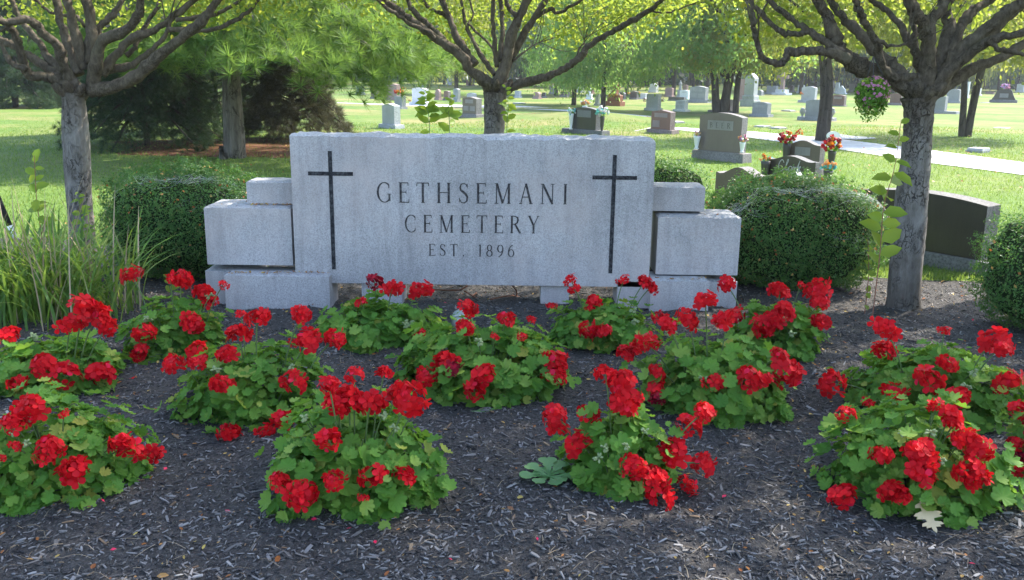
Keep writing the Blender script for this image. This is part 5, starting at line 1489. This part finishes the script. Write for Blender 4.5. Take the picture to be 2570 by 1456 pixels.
grave('g31', "narrow dark far stone right of the dark trunk", (2078, 2094), 234, (2080, 2092), 204, 'greybrown', 'peak')
grave('g32', "narrow pale far stone beside the narrow dark one", (2093, 2108), 233, (2095, 2106), 207, 'white', 'flat')
grave('g33', "pale pointed far stone left of the hanging basket", (2097, 2126), 235, (2101, 2122), 215, 'white', 'gable')
grave('g34', "pinkish brown stone between the hanging basket and right tree", (2228, 2268), 264, (2233, 2263), 234, 'redbrown', 'arch', t=.24)
grave('g35', "grey stone on long base peeping out right of the right trunk", (2300, 2404), 287, (2346, 2388), 241, 'grey', 'flat', t=.26)
grave('g36', "grey far stone with slanted top left of the dark forked tree", (2370, 2412), 260, (2376, 2408), 223, 'grey', 'arch')
grave('g37', "plain white slab right of the dark forked tree", (2440, 2464), 240, (2443, 2460), 221, 'white', 'flat')
grave('g38', "low pale far stone between the white slab and black curved stone", (2472, 2496), 237, (2474, 2494), 230, 'pink', 'arch')
grave('g39', "black stone with curved flanks and a pink wreath on top", (2486, 2550), 255, (2491, 2546), 224, 'dark', 'taper', [(-.18, .2, .18, .6)], t=.3, yaw=30)
grave('g40', "tall white slab seen between the dark forked stems", (2411, 2432), 246, (2413, 2430), 205, 'white', 'flat')
# a loose scatter of far stones on the rise
r2 = np.random.RandomState(12)
far_lab = [(1262, 236, 'white', "white far stone by the path's far bend, left of the limb"), (1300, 246, 'lightgrey', "pale slanted far stone just right of the middle trunk"), (1386, 236, 'grey', "grey far stone beside a tree trunk behind the pink rounded one"),
           (1418, 244, 'brown', "tiny brown far stone at the slender tree's left"), (1455, 232, 'lightgrey', "pale far stone on the bank left of the white statue"), (1483, 236, 'pink', "pink far stone hidden behind the white statue"),
           (1640, 231, 'white', "white far stone with a red bloom above the flower-flanked one"), (1720, 231, 'pink', "rosy far stone in the row behind the peaked grey one"), (1766, 236, 'pink', "long pinkish far stone left of the twin trunks"),
           (1888, 227, 'white', "white far stone between tall pillar and block stone"), (1905, 240, 'grey', "grey far stone with yellow flowers left of the block stone"), (1985, 229, 'brown', "brown far stone right of the grey cross"),
           (2010, 232, 'white', "white low far stone right of the grey cross"), (2140, 230, 'grey', "long grey far stone left of the hanging basket"), (1130, 214, 'lightgrey', "pale far stone under the pine boughs, left of the fork"),
           (1180, 216, 'redbrown', "brown far stone seen against the bright strip left of the fork"), (1062, 236, 'grey', "grey far stone under the low pine boughs"), (905, 238, 'grey', "grey far stone under the lowest pine bough"), (942, 248, 'brown', "dark far stone left of the orange-topped stone"),
           (2330, 234, 'lightgrey', "pale far stone just right of the right trunk"), (2560, 232, 'white', "white far stone at the right edge")]
for q, (px, row, cc, lb) in enumerate(far_lab):
    w_ = r2.uniform(14, 24); h_ = r2.uniform(14, 22)
    grave('far%d' % q, lb, (px - w_ / 2 - 3, px + w_ / 2 + 3), row, (px - w_ / 2, px + w_ / 2), row - h_, cc, ['arch', 'flat', 'round', 'peak'][q % 4], t=.3)

# monuments with their own shapes
def root_at(name, label, px, row, cat, yaw=YAW, group=None):
    q = gp(px, row); return thing(name, q, label, cat, group, R(-yaw)), mpp(q), q
r_, s, q = root_at("pillar_monument", "tall light grey pillar with gabled top right of the twin trunks", 1882, 267, "monument")
ht = at(1882, 182, q.y).z - q.z; w = 24 * s; 
mb = MB(); mb.box((-w * .85, -w * .62, -.05), (w * .85, w * .62, .34)); mb.box((-w * .72, -w * .50, .341), (w * .72, w * .50, .55)); bevel(mb.build("base", M['r_lightgrey'], r_), .02, 1)
mb = MB(); mb.prism(outline('gable', w * 1.15, .552, ht), -w * .36, w * .36, 0, 0); bevel(mb.build("shaft", M['g_lightgrey'], r_), .02, 1)
grave('pinkpillar', "tall narrow pink stone slab behind the light grey pillar", (1846, 1876), 255, (1851, 1873), 198, 'pink', 'flat', t=.3)
r_, s, q = root_at("cross_monument", "grey stone cross on stepped base standing on the rise", 1962, 238, "monument")
ht = at(1962, 177, q.y).z - q.z; w = 16 * s
mb = MB(); mb.box((-w * 1.25, -w * .9, -.05), (w * 1.25, w * .9, ht * .08)); mb.box((-w * .85, -w * .6, ht * .08 + .002), (w * .85, w * .6, ht * .22)); mb.build("base", M['r_white'], r_)
mb = MB(); a_ = w * .30
mb.prism([(-a_, ht * .222), (a_, ht * .222), (a_ * .85, ht * .66), (w * .95, ht * .66), (w * .95, ht * .80), (a_ * .85, ht * .80), (a_ * .85, ht), (-a_ * .85, ht), (-a_ * .85, ht * .80), (-w * .95, ht * .80), (-w * .95, ht * .66), (-a_ * .85, ht * .66)], -a_ * .8, a_ * .8)
bevel(mb.build("shaft", M['g_pink'], r_), .02, 1)
r_, s, q = root_at("cross_monument", "rust coloured stone pillar cross with yellow bouquets on its base", 1543, 265, "monument")
ht = at(1543, 207, q.y).z - q.z; w = 34 * s
mb = MB(); mb.box((-w * .75, -w * .3, -.05), (w * .75, w * .3, .22)); mb.box((-w * .62, -w * .2, .222), (w * .62, w * .2, ht * .46)); bevel(mb.build("base", M['g_rust'], r_), .02, 1)
mb = MB(); a_ = w * .22
mb.prism([(-a_, ht * .462), (a_, ht * .462), (a_, ht * .74), (a_ * 1.8, ht * .74), (a_ * 1.8, ht * .88), (a_, ht * .88), (a_, ht), (-a_, ht), (-a_, ht * .88), (-a_ * 1.8, ht * .88), (-a_ * 1.8, ht * .74), (-a_, ht * .74)], -w * .12, w * .12)
mb.build("shaft", M['g_rust'], r_)
def statue(label, px, row, top, mat, ped, ww):
    r_, s, q = root_at("statue", label, px, row, "statue", 20)
    ht = at(px, top, q.y).z - q.z; w = ww * s; p = ht * ped
    mb = MB(); mb.box((-w * .5, -w * .4, -.05), (w * .5, w * .4, p * .25)); mb.box((-w * .38, -w * .3, p * .25 + .002), (w * .38, w * .3, p)); bevel(mb.build("pedestal", M['r_' + mat], r_), .02, 1)
    f = ht - p; mb = MB()
    mb.lathe([(.17 * f, 0), (.19 * f, .03 * f), (.14 * f, .3 * f), (.13 * f, .5 * f), (.155 * f, .68 * f), (.14 * f, .76 * f), (.06 * f, .82 * f), (.055 * f, .84 * f), (.075 * f, .90 * f), (.07 * f, .96 * f), (.03 * f, 1.0 * f)], (0, 0, p), 14)
    for sx in (-1, 1):
        mb.tube([(sx * .13 * f, 0, p + .74 * f), (sx * .17 * f, -.03 * f, p + .56 * f), (sx * .07 * f, -.15 * f, p + .60 * f), (sx * .01 * f, -.17 * f, p + .64 * f)], [.05 * f, .045 * f, .035 * f, .02 * f], 8)
    mb.build("figure", M['g_' + mat], r_, smooth=True)
statue("small white robed statue on a white pedestal, far beyond the teal bouquets", 1479, 250, 216, 'white', .42, 18)
statue("grey robed statue on grey pedestal among the far stones", 1706, 245, 202, 'grey', .45, 16)
# flush markers
def marker(label, px, row, wpx, mat='g_lightgrey', hh=.05, dep=.35):
    q = gp(px, row); s = mpp(q); w = wpx * s
    r_ = thing("flat_marker", q, label, "grave marker", "flat grave markers in the grass", R(-YAW))
    mb = MB(); mb.box((-w * .62, -dep * .7, -.05), (w * .62, dep * .7, hh * .5)); mb.build("border", M['r_grey'], r_)
    mb = MB(); mb.box((-w * .55, -dep * .6, hh * .5 - .01), (w * .55, dep * .6, hh)); bevel(mb.build("plate", M[mat], r_), .008, 1)
marker("thick pale flat marker in the grass right of the right trunk", 2455, 382, 34, hh=.10)
marker("pale flat marker near the road, left of the pair", 1914, 319, 24)
marker("pale flat marker near the road, right one of the pair", 1953, 323, 24)
marker("thin flat marker between grey flared stone and dark trunk", 1979, 279, 22)
marker("flat marker on the slope at the far right, below the black curved stone", 2514, 324, 28)
marker("thin flat marker just below the pink-wreathed black stone", 2472, 259, 16)
marker("small pale marker by the brown front road edge next to red-brown stone", 1698, 308, 20)
marker("pale leaning marker on the bank right of the middle trunk", 1303, 260, 22)

# ------------------------------------------------------------------ bouquets
G_FL = "bouquets and vases set at the graves"
def bouquet(label, px, py, rad_px, cols, key=None, y=None, vase=None, vase_px=None, n_=26, leaf=True, squash=1.0, name="grave_bouquet"):
    """vase: material or None; vase_px: photo row of the vase foot"""
    if y is None:
        rt = STONES[key][0]; y = rt.location.y - .12
    c = at(px, py, y); s = mpp(c); r = rad_px * s
    foot = c.z - r * .8
    if vase_px: foot = at(px, vase_px, y).z
    root = thing(name, (c.x, c.y, foot), label, "flowers", G_FL)
    r2 = np.random.RandomState(int(px * 7 + py))
    O = np.array([0, 0, c.z - foot])
    d = r2.normal(size=(n_, 3)); d[:, 2] = np.abs(d[:, 2]) * .9 - .25; d /= np.linalg.norm(d, axis=1, keepdims=True)
    d[:, 1] = -np.abs(d[:, 1]) * .9
    P = d * np.array([1, .8, squash]) * r * r2.uniform(.55, 1, (n_, 1)) + O
    k = r2.randint(0, len(cols), n_)
    # each bloom: layered petals
    Vs, Fs, mi = [], [], []
    L = []
    for j in range(len(cols)):
        I = np.where(k == j)[0]
        if not len(I): continue
        bl = []
        for i in I:
            b = d[i] + r2.normal(0, .2, 3); m_ = 9
            nn_ = b + r2.normal(0, .55, (m_, 3)); pp = P[i] + r2.normal(0, r * .07, (m_, 3))
            bl.append((pp, nn_))
        pp = np.concatenate([a for a, _ in bl]); nn_ = np.concatenate([b for _, b in bl])
        V, F = scatter(LEAF * np.array([1, 1.4, 1]) - np.array([.5, 0, 0]), LEAFF, pp, nn_, r2.uniform(.24, .36, len(pp)) * r); L.append((V, F, j))
    V, F, MI = merge(L)
    link("blossoms", npmesh("blossoms", V, F, [M[c_] for c_ in cols], MI), root)
    if leaf:
        m_ = n_ * 2; dd = r2.normal(size=(m_, 3)); dd /= np.linalg.norm(dd, axis=1, keepdims=True)
        V, F = scatter(LEAF, LEAFF, dd * r * .45 + O * .97, dd, np.full(m_, r * .42))
        link("leaves", npmesh("leaves", V, F, [M['ger']]), root)
    if vase:
        h = max(.05, c.z - r * .35 - foot); w = max(.03, min(.065, h * .28))
        mb = MB(); mb.lathe([(w * .75, 0), (w * .8, .012), (w * .45, h * .12), (w * .75, h * .45), (w * 1.0, h * .85), (w * 1.12, h), (w * .9, h)], seg=14); mb.build("vase", M[vase], root, smooth=True)
    return root
def on(key, u, dy=-.2):
    rt, w, t, bh, zt, wb = STONES[key]; a_ = R(-YAW)
    return rt.location.y + u * w * math.sin(a_) + dy
yb_ = STONES['beer'][0].location.y
bouquet("small pink and cream bouquet in white vase at the left side of the BEER stone", 1750, 338, 11, ['f_pink', 'f_peach', 'f_white'], y=on('beer', -.56), vase='whitepl', vase_px=374, n_=14)
bouquet("lilac, pink and cream bouquet in white vase at the right side of the BEER stone", 1864, 352, 15, ['f_lilac', 'f_pink', 'f_peach', 'f_white'], y=on('beer', .60, -.1), vase='whitepl', vase_px=383, n_=20)
yc_ = STONES['plaqueB'][0].location.y
bouquet("big red and orange bouquet at the left shoulder of the brown panelled stone", 1976, 350, 25, ['f_red', 'f_orange', 'f_maroon'], y=on('plaqueB', -.55), vase='bronze', vase_px=432, n_=20)
bouquet("tall red and orange bloom pair rising over the brown panelled stone", 2003, 333, 13, ['f_red', 'f_orange'], y=on('plaqueB', -.45), n_=9, leaf=False)
bouquet("big red, maroon and orange bouquet at the right shoulder of the brown panelled stone", 2090, 367, 30, ['f_red', 'f_maroon', 'f_red', 'f_orange'], y=on('plaqueB', .62, -.15), vase='bronze', vase_px=436, n_=24)
yk_ = STONES['clark'][0].location.y
bouquet("orange and teal bouquet at the left end of the Clark stone", 1922, 399, 15, ['f_peach', 'f_orange', 'f_teal'], y=on('clark', -.56), vase='bronze', vase_px=462, n_=18)
bouquet("orange and teal bouquet in dark vase at the right end of the Clark stone", 2080, 420, 23, ['f_peach', 'f_peach', 'f_teal', 'f_orange'], y=on('clark', .60, -.1), vase='bronze', vase_px=468, n_=26)
bouquet("teal and white bouquet at the left shoulder of the dark polished stone", 1434, 281, 12, ['f_teal', 'f_white'], y=on('teal', -.5), vase='whitepl', vase_px=325, n_=20)
bouquet("teal and white bouquet at the right shoulder of the dark polished stone", 1512, 284, 18, ['f_white', 'f_white', 'f_teal'], y=on('teal', .55), vase='bronze', vase_px=335, n_=26)
bouquet("white flower saddle laid on a stone behind the dark polished one", 1468, 260, 14, ['f_white', 'f_peach'], y=STONES['teal'][0].location.y + .6, n_=26, squash=.7, vase='whitepl', vase_px=330)
bouquet("round orange and red arrangement sitting on the squat grey stone", 1002, 232, 13, ['f_orange', 'f_red', 'f_orange'], y=STONES['g2'][0].location.y - .1, n_=26)
bouquet("yellow sprig beside the orange arrangement on the squat grey stone", 1013, 222, 6, ['f_yellow', 'f_orange'], y=STONES['g2'][0].location.y, n_=8)
bouquet("pink flower bunch in the grass left of the squat grey stone", 980, 258, 6, ['f_pink'], y=STONES['g2'][0].location.y - .3, n_=9)
bouquet("red bloom at the pale stone's left end", 1027, 254, 5, ['f_red'], y=STONES['g3'][0].location.y - .3, n_=7)
bouquet("yellow bouquet on the left of the rust cross monument", 1534, 240, 8, ['f_yellow'], y=gp(1543, 265).y - .25, n_=14)
bouquet("pale yellow bouquet on the right of the rust cross monument", 1552, 242, 8, ['f_yellow', 'f_white'], y=gp(1543, 265).y - .25, n_=14)
bouquet("yellow bouquet left of the dark brown far stone", 1578, 235, 5, ['f_yellow', 'f_orange'], key='g16', n_=9)
bouquet("yellow bouquet right of the dark brown far stone", 1602, 236, 6, ['f_yellow', 'f_orange'], key='g16', n_=9)
bouquet("white bouquet at the left of the pale grey flanked stone", 1618, 252, 7, ['f_white', 'f_pink'], key='g18', n_=12)
bouquet("pink bouquet at the right of the pale grey flanked stone", 1662, 252, 7, ['f_pink', 'f_white'], key='g18', n_=12)
bouquet("white flowers left of the stone behind twin trunks", 1781, 252, 8, ['f_white', 'f_peach'], key='g24', n_=12)
bouquet("pale flowers right of the stone behind twin trunks", 1833, 254, 7, ['f_white', 'f_pink'], key='g24', n_=12)
bouquet("orange bouquet at the left of the light grey stone near the dark trunk", 2011, 236, 6, ['f_orange'], key='g28', n_=9)
bouquet("pink wreath on top of the black curved stone", 2522, 219, 13, ['f_pink', 'f_lilac', 'f_pink'], y=STONES['g39'][0].location.y, n_=30, squash=.6)
bouquet("pink blooms at the big peaked stone's right", 1789, 231, 6, ['f_pink'], y=STONES['g23'][0].location.y - .2, n_=8)
# stone urns
for px, lb in ((2013, "stone urn on the left end of the urn-flanked grey stone"), (2086, "stone urn on the right end of the urn-flanked grey stone")):
    rt, w, t, bh, zt, wb = STONES['g29']; y_ = rt.location.y - (.15 if px < 2050 else .75)
    a_ = at(px, 296 if px < 2050 else 300, y_); b_ = at(px, 270, y_); h = b_.z - a_.z
    mb = MB(); w = h * .30
    mb.lathe([(w * .9, 0), (w * .9, h * .07), (w * .4, h * .15), (w * .35, h * .25), (w * .85, h * .5), (w * 1.05, h * .68), (w * .6, h * .82), (w * .85, h * .88), (w * .5, h * .95), (w * .1, h)], seg=14)
    u = mb.build("stone_urn", M['g_grey'], None, a_, True); tag(u, lb, "urn", "stone urns")
# white oval ornament on a stick
q = at(2091, 341, 16.4); root = thing("oval_ornament", (q.x, q.y, 0), "white oval ornament on a thin stick behind the brown panelled stone", "ornament")
rx = 16 * mpp(q); ry = 10.5 * mpp(q); k = 28
for nm, f_, d0, d1, mt in (("disc", 1.0, -.012, .012, 'whitepl'), ("rim", 1.06, -.008, .008, 'g_white')):
    mb = MB(); mb.prism([(math.cos(-t) * rx * f_ * -1, q.z + math.sin(t) * ry * f_) for t in np.linspace(0, 2 * math.pi, k, endpoint=False)][::-1], d0, d1); mb.build(nm, M[mt], root)
mb = MB(); mb.tube([(0, .02, -.03), (0, .02, q.z)], .008, 6); mb.build("stick", M['greymetal'], root)
# small flag
q = at(980, 246, STONES['g2'][0].location.y)

# ------------------------------------------------------------------ spider webs on the shrubs
def web(label, info, spots_, seed):
    root_, surf, S, O = info
    r2 = np.random.RandomState(seed); V = []; F = []
    base = np.array(root_.location)
    for (u, v_, w_, h_, n_) in spots_:
        # fan of threads lying just outside the leaves
        for q in range(int(n_ * .9)):
            a0 = np.array([u + r2.normal(0, w_), 0, v_ + r2.normal(0, h_)]); dl = np.array([r2.normal(0, w_ * .55), 0, r2.normal(0, h_ * 1.2)])
            pts = []
            for tt in np.linspace(0, 1, 5):
                p = a0 + dl * tt
                dirv = np.array([[p[0] / S[0], -.75 - .1 * tt, (p[2] - O[2]) / S[2]]]); dirv = dirv / np.linalg.norm(dirv)
                pts.append(surf(dirv)[0] * S * 1.045 + O + base + np.array([0, 0, -.015 * math.sin(tt * 3.1)]))
            b = len(V); wd = r2.uniform(.00012, .0004)
            for p in pts: V += [p + np.array([0, 0, wd]), p - np.array([0, 0, wd])]
            F += [(b + 2 * i, b + 2 * i + 1, b + 2 * i + 3, b + 2 * i + 2) for i in range(4)]
    tag(link("spider_web", npmesh("spider_web", V, [np.array(F)], [M['web']])), label, "spider web")
web("fine white spider webs draped over the right boxwood's top and shoulders", sR, [(-.50, .68, .08, .05, 170), (.44, .73, .11, .045, 190), (-.1, .83, .16, .025, 90), (.40, .46, .16, .03, 50), (-.58, .64, .05, .07, 70), (.0, .80, .2, .06, 60)], 5)
web("fine white spider web on the left boxwood's top", sL, [(.1, .85, .18, .03, 120), (-.25, .78, .12, .05, 60), (.3, .62, .12, .04, 40)], 6)

# ------------------------------------------------------------------ thin summer haze over the lawns
def haze():
    mb = MB(); mb.box((-240, -30, -1.4), (240, 230, 28)); o = mb.build("haze", [])
    m_ = bpy.data.materials.new("haze_air"); m_.use_nodes = True; n_ = m_.node_tree
    n_.nodes.remove(n_.nodes["Principled BSDF"])
    v = n_.nodes.new("ShaderNodeVolumePrincipled"); v.inputs["Color"].default_value = (.86, .92, .96, 1)
    v.inputs["Density"].default_value = HAZE; v.inputs["Anisotropy"].default_value = .3
    n_.links.new(v.outputs[0], n_.nodes["Material Output"].inputs["Volume"])
    o.data.materials.append(m_); tag(o, "thin pale haze hanging over the cemetery", "haze", kind="stuff")
HAZE = .0006
haze()
